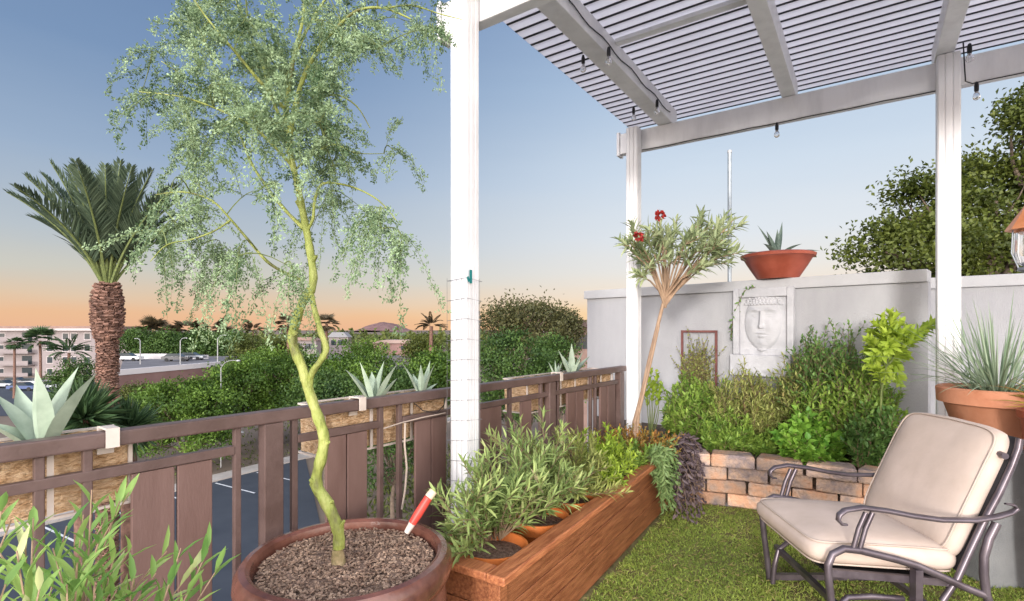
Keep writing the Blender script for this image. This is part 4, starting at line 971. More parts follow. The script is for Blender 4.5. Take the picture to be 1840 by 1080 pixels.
# rail planters
def rail_planter(label, t0, t1, clips):
    o = rail(t0, .05, .8); th = thing('rail_planter', label, 'planter', o, RYAW, 'coir lined planters hung outside the railing')
    L_ = t1 - t0; dp = .2; h = .25
    mb = MB()
    pr = [(.012, .02), (.0, h - .012), (dp, h - .012), (dp - .012, .02)]
    n = int(L_ / .03)
    vs = []
    for i in range(n + 1):
        x = L_ * i / n
        for (a_, b_) in pr: vs.append((x * .994 + .003 * L_, a_ + random.uniform(-.002, .004), b_ + random.uniform(-.004, .004)))
    fs = [(i * 4 + k, (i + 1) * 4 + k, (i + 1) * 4 + (k + 1) % 4, i * 4 + (k + 1) % 4) for i in range(n) for k in (0, 2, 3)]
    fs += [(0, 1, 2, 3), (n * 4 + 3, n * 4 + 2, n * 4 + 1, n * 4)]
    mb.add(vs, fs); obj('coir_liner', mb, M['liner'], th, local=True)
    mb = MB(); mb.box((.01, .02, h - .06), (L_ - .01, dp - .02, h - .05)); obj('soil', mb, M['soil'], th, local=True)
    mb = MB(); g = .012
    for z in (h - .006, .012):
        for y in (-.006, dp + .006): mb.bar((0, y, z), (L_, y, z), g, g * .7)
    for x in (0, L_):
        mb.bar((x, -.006, .012), (x, -.006, h), g, g * .7, (0, 1, 0)); mb.bar((x, -.006, h - .006), (x, dp + .006, h - .006), g, g * .7); mb.bar((x, 0, .012), (x, dp, .012), g, g * .7)
    k = max(2, int(L_ / .2))
    for i in range(1, k): mb.bar((L_ * i / k, -.008, .012), (L_ * i / k, -.008, h), .016, .005, (0, 1, 0))
    obj('wire_frame', mb, M['frame_pale'], th, local=True)
    for t in clips:
        x = t - t0; mb = MB(); y0 = -.088
        mb.bar((x, -.012, h + .03), (x, y0, h + .03), .036, .006); mb.bar((x, y0, h + .033), (x, y0, h - .03), .036, .005, (0, 1, 0)); mb.bar((x, -.014, h + .033), (x, -.014, h - .06), .045, .005, (0, 1, 0))
        obj('clip', mb, M['frame_pale'], th, local=True)
rail_planter('coir lined planter at the left end of the railing', -.85, -.02, (-.09, -.5))
rail_planter('coir lined planter on the middle of the railing', .72, 1.50, (.87,))
rail_planter('coir lined planter on the far end of the railing', 2.30, 3.60, (2.62,))
ga = 'blue grey agaves in the rail planters'
def ab_(px, o=.14, z=1.0):
    u = (px - CX) / F; b0 = R0 + RO * o; t = (u * b0.y - b0.x) / (RD.x - u * RD.y); p = b0 + RD * t; return Vector((p.x, p.y, z))
agave('big pale agave in the left rail planter', ab_(78), [(64, 662, -.03, .1), (172, 672, .05, .35), (140, 660, .1, .25), (-12, 705, 0, .25), (32, 690, .1, -.3), (-30, 760, -.05, .5)], M['agave'], ga, .08)
agave('spreading pale agave left of the two on the middle planter', ab_(672), [(647, 650, -.03, .15), (690, 648, .04, .1), (712, 656, 0, .3), (621, 664, 0, .35), (713, 680, .03, .3), (668, 668, .1, .1), (640, 690, .12, .5)], M['agave'], ga, .066)
agave('narrow pale agave beside the white front post', ab_(757), [(726, 657, 0, .3), (756, 655, -.02, .1), (781, 655, .0, .3), (772, 648, .08, -.1), (786, 690, .1, .6), (742, 672, .1, .3)], M['agave'], ga, .042)
agave('pale agave on the far rail planter by the grey wall', ab_(1027), [(1003, 628, 0, .2), (1027, 617, 0, .1), (1048, 630, 0, .2), (1060, 640, .1, .35), (1012, 640, .12, .2), (1042, 648, -.1, .3)], M['agave'], ga, .06)
agave('small pale agave left of the far one on the rail', ab_(999), [(985, 650, 0, .3), (997, 646, 0, .1), (1012, 648, 0, .3), (1004, 655, .08, .2)], M['agave'], ga, .04)

# ================================================================== PERGOLA
GO = Vector((-.251, 2.75, 0)); GA = math.radians(-34.5)
th = thing('pergola', 'white pergola with slatted roof on fluted posts', 'pergola', GO, GA)
PG = th
gx = Vector((math.cos(GA), math.sin(GA), 0)); gy = Vector((-math.sin(GA), math.cos(GA), 0))
def PGw(x, y, z): return GO + gx * x + gy * y + Vector((0, 0, z))
def fluted(s):
    h = s / 2; out = []
    def side(rot):
        pts = [(-h + .008, -h), (-h * .42, -h), (-h * .34, -h + .006), (-h * .26, -h), (h * .26, -h), (h * .34, -h + .006), (h * .42, -h), (h - .008, -h)]
        c, s_ = math.cos(rot), math.sin(rot); return [(x * c - y * s_, x * s_ + y * c) for x, y in pts]
    for k in range(4): out += side(k * PI / 2)
    return out
for (x, y, s) in ((0, 0, .112), (0, 2.41, .108), (2.21, 2.41, .122)):
    mb = MB(); mb.prism([(x + a_, y + b_) for a_, b_ in fluted(s)], 0, 3.235); obj('post', mb, M['white_paint'], PG, local=True)
    fl = MB(); fl.bevbox((x - s * .75, y - s * .75, .001), (x + s * .75, y + s * .75, .03), .004); obj('post_foot', fl, M['white_paint'], PG, local=True)
for (x0, x1, y) in ((-.16, 5.6, 2.41 + .062), (-.22, 5.6, .062)):
    mb = MB(); mb.bevbox((x0, y, 3.05), (x1, y + .075, 3.24), .006); obj('beam', mb, M['white_paint'], PG, local=True)
    cp = MB(); cp.bevbox((x0 - .03, y - .012, 3.035), (x0 - .001, y + .087, 3.255), .004); obj('beam_end_cap', cp, M['white_paint'], PG, local=True)
for (x0, x1) in ((.20, .33), (1.20, 1.30), (2.14, 2.24), (3.1, 3.2), (4.05, 4.15)):
    mb = MB(); mb.bevbox((x0, -.36, 3.242), (x1, 2.42 + .06 + .14, 3.392), .005); obj('rafter', mb, M['white_paint'], PG, local=True)
mb = MB(); sm = MB(); y = -.42; pitch = .098; x0, x1 = -.19, 5.6
while y < 2.72:
    # one pan: shallow upturned lips, dark joint between pans
    mb.box((x0, y + .008, 3.402), (x1, y + pitch - .008, 3.412))
    mb.box((x0, y + .008, 3.4125), (x1, y + .014, 3.432))
    sm.box((x0 + .002, y + pitch - .0078, 3.3975), (x1, y + pitch + .0078, 3.4115))
    y += pitch
obj('roof_slats', mb, M['slat'], PG, local=True); obj('slat_joints', sm, M['seam'], PG, local=True)
mb = MB(); mb.bevbox((.335, 1.20, 3.365), (1.195, 1.26, 3.395), .004); obj('batten', mb, M['white_paint'], PG, local=True)
mb = MB(); mb.bevbox((-.192, -.47, 3.36), (5.6, -.425, 3.46), .004); obj('gutter', mb, M['white_paint'], PG, local=True)

# string lights
def festoon(label, path, bulbs, r=.004):
    o = path[0]; th = thing('string_light', label, 'string lights', o, 0, 'festoon lights on the pergola')
    mb = MB(); mb.tube(path, r, 6); obj('cable', mb, M['black'], th, smooth=60)
    for b in bulbs:
        b = Vector(b); mb = MB(); mb.lathe([(.004, .025), (.009, .02), (.013, 0), (.013, -.03), (.011, -.04)], b, 12, close=True); so = obj('socket', mb, M['black'], th, smooth=40)
        mb = MB(); mb.lathe([(.010, -.041), (.012, -.047), (.019, -.062), (.022, -.075), (.018, -.088), (.009, -.095), (.002, -.096)], b, 16, close=True); obj('bulb', mb, M['bulb'], so, smooth=60)
        mb = MB(); mb.tube([b + Vector((0, 0, .028)), b + Vector((0, 0, .07))], .003, 5)
x = .337
path = [PGw(x, -.3 + .1 * i, 3.30 - .012 * math.sin(i * 1.3)) for i in range(28)]
festoon('black festoon cable with clear bulbs along the first rafter', path, [PGw(x + .02, 1.05, 3.24), PGw(x + .02, 2.0, 3.24), PGw(.12, 1.15, 3.30), PGw(.1, 2.15, 3.3)])
path = [PGw(.06 + .1 * i, 2.41 + .05, 3.045 - .006 * abs(math.sin(i * .7))) for i in range(22)]
festoon('black festoon cable with clear bulbs under the far beam', path, [PGw(1.17, 2.455, 3.02)])
path = [PGw(2.275, 2.3, 3.26), PGw(2.30, 2.42, 3.05), PGw(2.34, 2.46, 3.04)] + [PGw(2.4 + .15 * i, 2.46, 3.043) for i in range(18)]
festoon('black festoon cable with clear bulbs right of the right hand post', path, [PGw(2.30, 2.25, 3.2), PGw(2.36, 2.455, 3.02)])

# wire mesh wrapped on the front post, teal tie
th = thing('wire_mesh', 'thin grey wire mesh wrapped round the white front post', 'wire mesh', GO, GA)
mb = MB(); s = .066
zs = [.5 + .105 * i for i in range(12)]
for z in zs:
    zz = z + .012
    mb.tube([(-s, -s, z), (s, -s, zz), (s, s, z), (-s, s, zz), (-s, -s, z)], .0013, 4)
for k in range(4):
    for (a_, b_) in ((-s, -s + k * .033), (s, -s + k * .033 + .012)): mb.tube([(b_, a_, .45), (b_, a_, 1.67)], .0012, 4); mb.tube([(a_, b_, .45), (a_, b_, 1.67)], .0012, 4)
obj('mesh', mb, M['wire'], th, local=True)
mb = MB(); mb.obox((.066, -.03, 1.675), (.002, 0, 0), (0, .008, 0), (0, 0, .035)); mb.obox((.067, -.052, 1.66), (.002, 0, 0), (0, .006, .003), (0, -.006, .012)); obj('tie', mb, M['teal'], th, local=True)

# ================================================================== OLEANDER
ob = PLw(2.42, .3, .42)
def oleander():
    d = 4.35; th = thing('oleander_tree', 'slender oleander with grey green leaves and red flowers at the far end of the planter', 'tree', ob)
    tr = MB(); lv = Leaves()
    def lim(pts, r0, r1):
        P = [W(*p) for p in pts]; tr.tube(P, [r0 + (r1 - r0) * i / (len(P) - 1) for i in range(len(P))], 8); return P
    P = [ob, W(1140, 760, d), W(1152, 715, d), W(1166, 650, d), W(1178, 600, d), W(1188, 560, d), W(1196, 528, d)]
    tr.tube(P, [.021, .019, .0175, .0165, .0155, .0145, .013], 10)
    P2 = [ob + Vector((.03, .04, 0)), W(1147, 745, d), W(1160, 690, d - .05), W(1174, 630, d - .05), W(1184, 585, d - .04)]
    tr.tube(P2, [.014, .013, .012, .011, .009], 8)
    fork = W(1196, 528, d); tips = []
    ends = [(1135, 430), (1150, 465), (1160, 425), (1185, 395), (1200, 410), (1215, 395), (1240, 420), (1250, 450), (1275, 420), (1300, 400), (1310, 420), (1290, 465), (1265, 480), (1262, 388), (1170, 470), (1140, 490), (1205, 450), (1290, 440), (1180, 440), (1305, 385), (1260, 400), (1315, 450), (1180, 408), (1155, 445), (1122, 440), (1135, 405), (1318, 395), (1300, 430)]
    for (x, y) in ends:
        e = W(x, y, d + random.uniform(-.35, .35)); m1 = fork.lerp(e, .5) + Vector((random.uniform(-.03, .03), 0, .02))
        pts = [fork - Vector((0, 0, random.uniform(0, .12))), m1, e]; q = [pts[0], pts[0].lerp(m1, .5), m1, m1.lerp(e, .5), e]
        tr.tube(q, [.011, .009, .007, .005, .003], 6)
        vv = random.uniform(.3, .8); leafy(lv, q, 19, .13, .024, .58, .85, .1, .25, vv)
        for k in range(2):
            p, a_ = along(q, random.uniform(.55, .85)); e2 = p + (a_ + Vector((random.gauss(0, .6), random.gauss(0, .6), random.gauss(0, .4)))).normalized() * .16
            q2 = curve(p, e2, 0, 3, .1); tr.tube(q2, [.004, .003, .003, .002], 5); leafy(lv, q2, 12, .125, .023, .15, .85, .1, .25, vv)
    obj('trunk', tr, M['tan_bark'], th, smooth=60); obj('foliage', lv, M['oleander'], th, kind='lance', droop=.1)
    for (x, y) in ((1148, 425), (1186, 387)):
        c = W(x, y, d - .38); fl = Leaves(); n = 34
        D = unit(R.normal(size=(n, 3)) + [0, -.3, .35]); fl.add(np.array(c)[None] + D * .018, D + R.normal(size=(n, 3)) * .3, R.normal(size=(n, 3)), .034, .028)
        obj('flower', fl, M['petal'], th, kind='lance', droop=.3)
oleander()

# ================================================================== BED PLANTS
def mound(name, label, c, r, n, lm, L_, Wd, nleaf=14, base_r=.12, sm=None, **kw):
    tips = ball_tips(c, r, int(n * 1.45), .4)
    sprig_plant(name, label, 'shrub', [Vector((c[0] + random.uniform(-1, 1) * r[0] * .7, c[1] + random.uniform(-1, 1) * r[1] * .6, .36)) for _ in range(14)], tips, L_ * 1.35, Wd * 1.6, nleaf, lm, sm or M['brown_twig'], .003, .12, loc=(c[0], c[1], .36), side=3, **kw)
def bc(px, py, d): return tuple(W(px, py, d))
mound('leafy_shrub', 'yellow green bushy shrub at the left of the planting bed', bc(1255, 738, 4.75), (.34, .26, .32), 100, M['bush'], .055, .016, 16)
mound('leafy_shrub', 'fine olive shrub with reddish twigs below the trellis', bc(1335, 735, 4.6), (.30, .24, .38), 110, M['bush_olive'], .05, .009, 20)
mound('leafy_shrub', 'olive green shrub below the white plaque', bc(1400, 765, 4.5), (.26, .2, .27), 90, M['bush_olive'], .055, .010, 20)
mound('leafy_shrub', 'tall dark green shrub right of the white plaque', bc(1497, 660, 4.3), (.29, .24, .33), 140, M['bush_dark'], .04, .013, 20)
mound('leafy_shrub', 'mid green shrub in the middle of the bed behind the chair', bc(1500, 735, 4.15), (.30, .2, .32), 90, M['bush'], .05, .013, 18)
mound('leafy_shrub', 'low broad leaved bright green plant at the edge of the block wall', bc(1462, 788, 4.0), (.27, .14, .2), 66, M['broad'], .062, .036, 9)
mound('leafy_shrub', 'low dark green plant under the thin sapling', bc(1560, 775, 3.85), (.16, .14, .22), 45, M['bush_dark'], .05, .018, 14)
mound('leafy_shrub', 'low green plant filling the bed left of the broad leaved one', bc(1395, 800, 4.28), (.22, .12, .14), 45, M['bush'], .05, .012, 16)
mound('leafy_shrub', 'low yellow green shrub filling the gap above the first wall blocks', bc(1305, 778, 4.35), (.2, .14, .17), 50, M['bush'], .05, .013, 16)
mound('leafy_shrub', 'reddish tinged olive shrub between the plaque and the dark green shrub', bc(1440, 705, 4.42), (.2, .16, .28), 70, M['bush_olive'], .045, .012, 18)
mound('leafy_shrub', 'dark green shrub under the lime green sapling crown', bc(1556, 715, 4.0), (.2, .16, .27), 70, M['bush'], .05, .015, 16)
# climber on the trellis
pl = wallp(1260) + WN * .06
mound('climbing_plant', 'dull green climber growing up the rusty trellis', (pl.x, pl.y, 1.05), (.16, .06, .26), 55, M['bush_olive'], .028, .014, 14)
# vine hanging at the plaque's left edge
vp = [wallp(1318) + WN * .05, wallp(1328) + WN * .07, wallp(1342) + WN * .07, wallp(1362) + WN * .06]
for p_, z in zip(vp, (1.42, 1.6, 1.77, 1.80)): p_.z = z
th = thing('wall_vine', 'thin dark leaved vine over the corner of the white plaque', 'vine', vp[0]); mb = MB()
P = [vp[3], vp[2], vp[1], vp[0], vp[0] - Vector((0, 0, .12))]; mb.tube(P, .003, 5); obj('stems', mb, M['brown_twig'], th)
lv = Leaves(); leafy(lv, P, 34, .05, .024, .02, .9, .1); obj('foliage', lv, M['bush_dark'], th, kind='lance')
# small plant climbing behind the oleander trunk
b0 = Vector((1.33, 4.95, .36))
sprig_plant('climbing_plant', 'yellow green leafy stem behind the oleander trunk', 'plant', [b0], [W(1172 + random.uniform(-14, 16), random.uniform(620, 700), 5.05) for _ in range(10)], .07, .034, 11, M['lime'], M['twig'], .004, .62, loc=b0)
# sapling with lime leaves
sb = W(1578, 800, 3.9); sb.z = .37
tips = [W(x, y, 3.75 + random.uniform(-.14, .14)) for (x, y) in ((1560, 610), (1575, 585), (1600, 565), (1620, 580), (1640, 600), (1665, 585), (1680, 580), (1595, 630), (1575, 640), (1620, 620), (1650, 610), (1600, 660), (1575, 665), (1610, 600), (1590, 600), (1570, 600), (1585, 570), (1610, 565), (1630, 590), (1560, 630), (1605, 645), (1630, 640), (1590, 680), (1615, 690), (1660, 600), (1580, 620), (1560, 655))]
th = thing('young_sapling', 'thin sapling with lime green leaves before the grey wall', 'sapling', sb); mb = MB(); lv = Leaves()
stem = [sb, W(1582, 750, 3.85), W(1584, 700, 3.8), W(1592, 660, 3.77), W(1600, 625, 3.75)]; mb.tube(stem, [.009, .008, .007, .006, .005], 8)
for tp in tips:
    q = curve(stem[random.choice((2, 3, 3, 4))], tp, .03, 5, .1); mb.tube(q, [.004, .0035, .003, .0025, .002, .0012], 5); leafy(lv, q, 32, .088, .034, .2, .85, .25, .3, random.uniform(.3, .9))
obj('stems', mb, M['twig'], th, smooth=60); obj('foliage', lv, M['lime'], th, kind='lance')

# ================================================================== POT WITH STRAP LEAVES, RIGHT
pp_ = Vector((2.83, 3.02, 0)); zr = 1.06
th = thing('pot_stand', 'plain grey stucco pedestal behind the chair carrying the terracotta pot', 'pedestal', pp_)
mb = MB(); mb.bevbox((pp_.x - .27, pp_.y - .24, 0), (pp_.x + .7, pp_.y + .3, .74), .01); obj('pedestal', mb, mat('pedestal_grey', (.17, .175, .18), (.22, .225, .225), 4, .85, bump=.2, bscale=120), th)
def terra_pot(label, c, z0, r, h, grp):
    th = thing('terracotta_pot', label, 'plant pot', (c.x, c.y, z0), 0, grp)
    mb = MB(); mb.lathe([(.005, .003), (r * .62, 0), (r * .66, .01), (r * .9, h * .68), (r * .93, h * .7), (r * 1.02, h * .72), (r * 1.04, h * .97), (r * 1.0, h), (r * .92, h), (r * .9, h * .9)], (c.x, c.y, z0), 48); obj('pot', mb, M['terra'], th, smooth=35)
    mb = MB(); mb.lathe([(.001, h * .93), (r * .92, h * .92)], (c.x, c.y, z0), 24); obj('soil', mb, M['soil'], th)
terra_pot('wide terracotta pot with grassy leaves behind the chair back', pp_, .741, .27, .32, 'terracotta pots behind the chair')
mb = MB()
for i in range(150):
    q = random.random() * 6.28; r = .13 * random.random() ** .5; el = random.uniform(.35, 1.45)
    d = Vector((math.cos(q) * math.cos(el), math.sin(q) * math.cos(el), math.sin(el)))
    blade(mb, (pp_.x + math.cos(q) * r, pp_.y + math.sin(q) * r, zr - .03), d, (0, 0, 1) if el < 1.3 else (-math.cos(q), -math.sin(q), .2), random.uniform(.35, .66), random.uniform(.010, .016), random.uniform(.3, 1.3) * (1.5 - el), 7, .05, lambda t: (1 - t ** 2.2) * (.6 + .8 * t * (1 - t)), random.random(), .5)
tag(obj('strap_leaf_plant', mb, M['blade'], loc=(pp_.x, pp_.y, zr), smooth=70), 'grassy grey green strap leaved plant in the terracotta pot', 'plant')
p2 = Vector((2.76, 2.6, 0)); zp = .985
mb = MB()
for i in range(46):
    q = random.random() * 6.28; el = random.uniform(.15, 1.3); d = Vector((math.cos(q) * math.cos(el), math.sin(q) * math.cos(el), math.sin(el)))
    blade(mb, (p2.x + math.cos(q) * .03, p2.y + math.sin(q) * .03, zp), d, (0, 0, 1), random.uniform(.16, .32), .018, random.uniform(.4, 1.3), 7, .05, lambda t: (1 - t ** 2.2), random.random(), .5)
tag(obj('bromeliad_plant', mb, M['yellow_blade'], loc=(p2.x, p2.y, zp), smooth=70), 'yellow and orange strap leaved plant at the right frame edge', 'plant')
th = thing('tall_pot', 'tall dark red pot behind the chair back at the right edge', 'plant pot', p2)
mb = MB(); mb.lathe([(.005, .002), (.1, 0), (.12, .3), (.135, .8), (.15, .93), (.165, .95), (.165, zp), (.145, zp), (.14, .93)], p2, 40); obj('pot', mb, M['bowl_red'], th, smooth=35)
mb = MB(); mb.lathe([(.001, zp - .025), (.142, zp - .03)], p2, 20); obj('soil', mb, M['soil'], th)

# hanging lantern
lp = W(1853, 408, 2.9)
th = thing('hanging_lantern', 'copper roofed lantern hanging at the right frame edge', 'lantern', lp)
mb = MB(); mb.lathe([(.012, .14), (.03, .12), (.105, .0), (.11, -.012), (.095, -.01), (.02, .05)], lp, 4 * 2); obj('roof', mb, M['copper'], th)
mb = MB(); mb.lathe([(.055, -.02), (.07, -.03), (.075, -.14), (.06, -.2), (.03, -.22)], lp, 10, close=True); obj('glass', mb, M['bulb'], th, smooth=40)
mb = MB()
for k in range(5): q = 2 * PI * k / 5; mb.tube([lp + Vector((.075 * math.cos(q), .075 * math.sin(q), -.01)), lp + Vector((.08 * math.cos(q), .08 * math.sin(q), -.14)), lp + Vector((.05 * math.cos(q), .05 * math.sin(q), -.23))], .004, 5)
mb.lathe([(.055, -.225), (.06, -.24), (.02, -.26), (.012, -.33), (.022, -.36), (.002, -.38)], lp, 12, close=True); obj('cage', mb, M['lantern_metal'], th, smooth=40)
mb = MB(); mb.tube([lp + Vector((0, 0, .13)), Vector((lp.x, lp.y, 3.242))], .003, 5); obj('chain', mb, M['lantern_metal'], th)

# ================================================================== LOUNGE CHAIR
def chair():
    DN, DF = 2.18, 2.86; sk = .05
    th = thing('lounge_chair', 'bronze metal garden lounge chair with beige cushions on the lawn', 'chair', (1.7, 2.52, 0))
    def Q(px, py): v = W(px, py, DN); return v.x, v.z
    def P(px, py, y): x, z = Q(px, py); return Vector((x + (sk if y > 2.5 else 0), y, z))
    def cush(f, nu=26, nv=22, nw=8):
        """superellipsoid-ish pillow: f(u,v,w) in -1..1 to world"""
        mb = MB(); vs = []; e = .22
        n1, n2 = 72, 30
        def sp(c, p): return math.copysign(abs(c) ** p, c)
        for i in range(n2 + 1):
            ph = -PI / 2 + PI * i / n2
            for k in range(n1):
                q = 2 * PI * k / n1
                cp = sp(math.cos(ph), .55); u = cp * sp(math.cos(q), .2); v = cp * sp(math.sin(q), .2); w = sp(math.sin(ph), .75)
                vs.append(f(u, v, w))
        fs = [(i * n1 + k, i * n1 + (k + 1) % n1, (i + 1) * n1 + (k + 1) % n1, (i + 1) * n1 + k) for i in range(n2) for k in range(n1)]
        mb.add(vs, fs); return mb
    yc, hy = 2.53, .31
    def fs_(u, v, w):
        t = (u + 1) / 2; x = 1.285 + .66 * t; zt = .505 - .035 * t + .012 * math.cos(PI * (t - .45)); zb = .365 - .045 * t
        z = (zt + zb) / 2 + w * (zt - zb) / 2 * (1 + .06 * (1 - u * u) * (1 - v * v))
        return (x + sk * (v + 1) * .3, yc + v * hy, z)
    sc = obj('seat_cushion', cush(fs_), M['cushion'], th, smooth=180)
    def pipe(f, w, n=90):
        pts = []
        for k in range(n + 1):
            q = 2 * PI * k / n; sp = lambda c, p: math.copysign(abs(c) ** p, c)
            cp = .945; pts.append(Vector(f(cp * sp(math.cos(q), .2), cp * sp(math.sin(q), .2), w)))
        mb = MB(); mb.tube(pts, .0042, 6); return mb
    obj('piping', pipe(fs_, .62), M['piping'], sc, smooth=60); obj('piping', pipe(fs_, -.62), M['piping'], sc, smooth=60)
    def fb_(u, v, w):      # u along height, w through thickness (front +)
        t = (u + 1) / 2; cx = 1.90 + .235 * t + .03 * t * t; cz = .40 + .565 * t
        nx, nz = -.92, .38; th_ = .068 * (1 + .1 * (1 - u * u) * (1 - v * v))
        yy = v * hy * .97
        cz -= .045 * max(0, t - .55) ** 1 * abs(v) ** 3 * 1.2
        return (cx + w * th_ * nx + sk * (v + 1) * .3, yc + yy, cz + w * th_ * nz)
    bc_ = obj('back_cushion', cush(fb_), M['cushion'], th, smooth=180)
    obj('piping', pipe(fb_, .62), M['piping'], bc_, smooth=60); obj('piping', pipe(fb_, -.62), M['piping'], bc_, smooth=60)
    for y in (DN, DF):
        arm = [P(*p, y) for p in ((1522, 943), (1513, 942), (1506, 934), (1508, 925), (1518, 917), (1548, 912), (1595, 918), (1640, 927), (1690, 934), (1751, 935), (1790, 929), (1815, 922), (1828, 914), (1822, 908), (1806, 905))]
        mb = MB(); mb.tube(arm, [.008, .011, .014, .016, .017, .018, .018, .018, .018, .018, .018, .016, .012, .009, .006], 10, flat=.62); obj('armrest', mb, M['chair_metal'], th, smooth=60)
        mb = MB()
        for o_ in (-6, 6): mb.tube([P(1562 + o_, 921, y), P(1549 + o_, 950, y), P(1538 + o_, 990, y)], .0105, 9)
        obj('arm_support', mb, M['chair_metal'], th, smooth=60)
        s0 = P(1494, 1085, y); foot = Vector((s0.x + .03, y, 0.0))
        mb = MB(); mb.tube([foot, Vector((s0.x + .015, y, .13)), s0, P(1489, 1040, y), P(1488, 1015, y), P(1496, 996, y), P(1516, 986, y), P(1545, 989, y), P(1569, 995, y), P(1610, 1005, y), P(1647, 1016, y), P(1690, 1035, y), P(1730, 1054, y), P(1775, 1072, y)], .0155, 10); obj('side_rail', mb, M['chair_metal'], th, smooth=60)
        bk = P(1772, 1069, y)
        mb = MB(); mb.tube([Vector((bk.x + .16, y, 0)), Vector((bk.x + .05, y, .16)), bk, P(1768, 1030, y), P(1768, 1000, y), P(1777, 968, y), P(1791, 940, y)], .017, 10); obj('leg', mb, M['chair_metal'], th, smooth=60)
        yb = y + (.02 if y < 2.5 else -.02)
        mb = MB(); mb.tube([P(1700, 1085, yb), P(1728, 1043, yb), P(1752, 990, yb), P(1777, 938, yb), P(1803, 890, yb), P(1826, 840, yb), P(1838, 808, yb), P(1841, 790, yb)], .014, 10); obj('back_frame', mb, M['chair_metal'], th, smooth=60)
        mb = MB(); mb.bar(P(1496, 1034, y + (.03 if y < 2.5 else -.03)), P(1735, 1054, y + (.03 if y < 2.5 else -.03)), .02, .03); obj('seat_rail', mb, M['chair_metal'], th)
        pv = P(1647, 1022, y); mb = MB(); mb.bar(pv, (pv.x - .005, y, .05), .035, .03, (1, 0, 0)); mb.bar((foot.x, y, .035), (bk.x + .16, y, .035), .03, .03); obj('rocker_post', mb, M['chair_metal'], th)
        # glider loop in front of the leg
        g = Vector((s0.x, y, 0)); yi = y + (.05 if y < 2.5 else -.05)
        mb = MB(); mb.tube([(g.x + .02, yi, .02), (g.x + .03, yi, .12), (g.x + .05, yi, .2), (g.x + .1, yi, .245), (g.x + .2, yi, .25), (g.x + .34, yi, .24)], .013, 8); obj('glider_spring', mb, M['chair_metal'], th, smooth=60)
    mb = MB(); x0, z0 = Q(1500, 1038); x1, z1 = Q(1735, 1058)
    mb.hexa([(x0, DN + .05, z0 - .01), (x1, DN + .05, z1 - .01), (x1 + sk, DF - .05, z1 - .01), (x0 + sk, DF - .05, z0 - .01), (x0, DN + .05, z0), (x1, DN + .05, z1), (x1 + sk, DF - .05, z1), (x0 + sk, DF - .05, z0)]); obj('seat_sling', mb, M['sling'], th)
    mb = MB(); a_, b_ = Q(1735, 1035); c_, d_ = Q(1842, 790)
    mb.hexa([(a_, DN + .03, b_), (c_, DN + .03, d_), (c_ + sk, DF - .03, d_), (a_ + sk, DF - .03, b_), (a_ + .008, DN + .03, b_), (c_ + .008, DN + .03, d_), (c_ + sk + .008, DF - .03, d_), (a_ + sk + .008, DF - .03, b_)]); obj('back_sling', mb, M['sling'], th)
    mb = MB(); q = P(1836, 822, 2.5); mb.tube([(q.x - sk, DN + .02, q.z), (q.x, 2.4, q.z + .01), (q.x, 2.65, q.z + .01), (q.x, DF - .02, q.z)], .014, 8); obj('top_rail', mb, M['chair_metal'], th, smooth=60)
    for xx, zz in ((x0 + .05, .2), (x1, .12)):
        mb = MB(); mb.bar((xx, DN, zz), (xx + sk, DF, zz), .025, .025); obj('cross_bar', mb, M['chair_metal'], th)
chair()

# ================================================================== FOREGROUND PLANT, LEFT
fp = Vector((-.98, 1.02, 0))
th = thing('clay_pot', 'clay pot on the floor holding the lance leaved foreground plant', 'plant pot', fp)
mb = MB(); mb.lathe([(.005, .002), (.12, 0), (.17, .3), (.19, .31), (.19, .36), (.17, .36), (.165, .33)], fp, 32); obj('pot', mb, M['terra'], th, smooth=35)
mb = MB(); mb.lathe([(.001, .335), (.168, .33)], fp, 20); obj('soil', mb, M['soil'], th)
tips = [W(x, y, d) for (x, y, d) in ((165, 880, 1.12), (150, 925, 1.15), (120, 945, 1.1), (95, 985, 1.05), (190, 930, 1.2), (215, 900, 1.22), (232, 885, 1.25), (180, 965, 1.1), (140, 1000, 1.0), (60, 930, 1.05), (20, 935, 1.0), (5, 900, .98), (30, 990, .95), (75, 1040, .95), (120, 1050, .98), (10, 1050, .92), (170, 1045, 1.05), (-25, 960, .95), (205, 1000, 1.15), (235, 985, 1.2), (300, 990, 1.22), (325, 985, 1.2), (280, 1030, 1.18), (240, 1040, 1.12), (375, 985, 1.28), (398, 1010, 1.3), (350, 1020, 1.25), (45, 960, 1.1), (210, 1060, 1.1))]
fg = sprig_plant('lance_leaf_plant', 'bright green lance leaved plant in the bottom left foreground', 'plant', [fp + Vector((random.uniform(-.08, .08), random.uniform(-.08, .08), .33)) for _ in range(8)], tips, .105, .0165, 13, M['lance'], M['tan_bark'], .0034, .45, .8, .2, .1, loc=fp + Vector((0, 0, .33)), side=0, jit=.2, droop=.1)

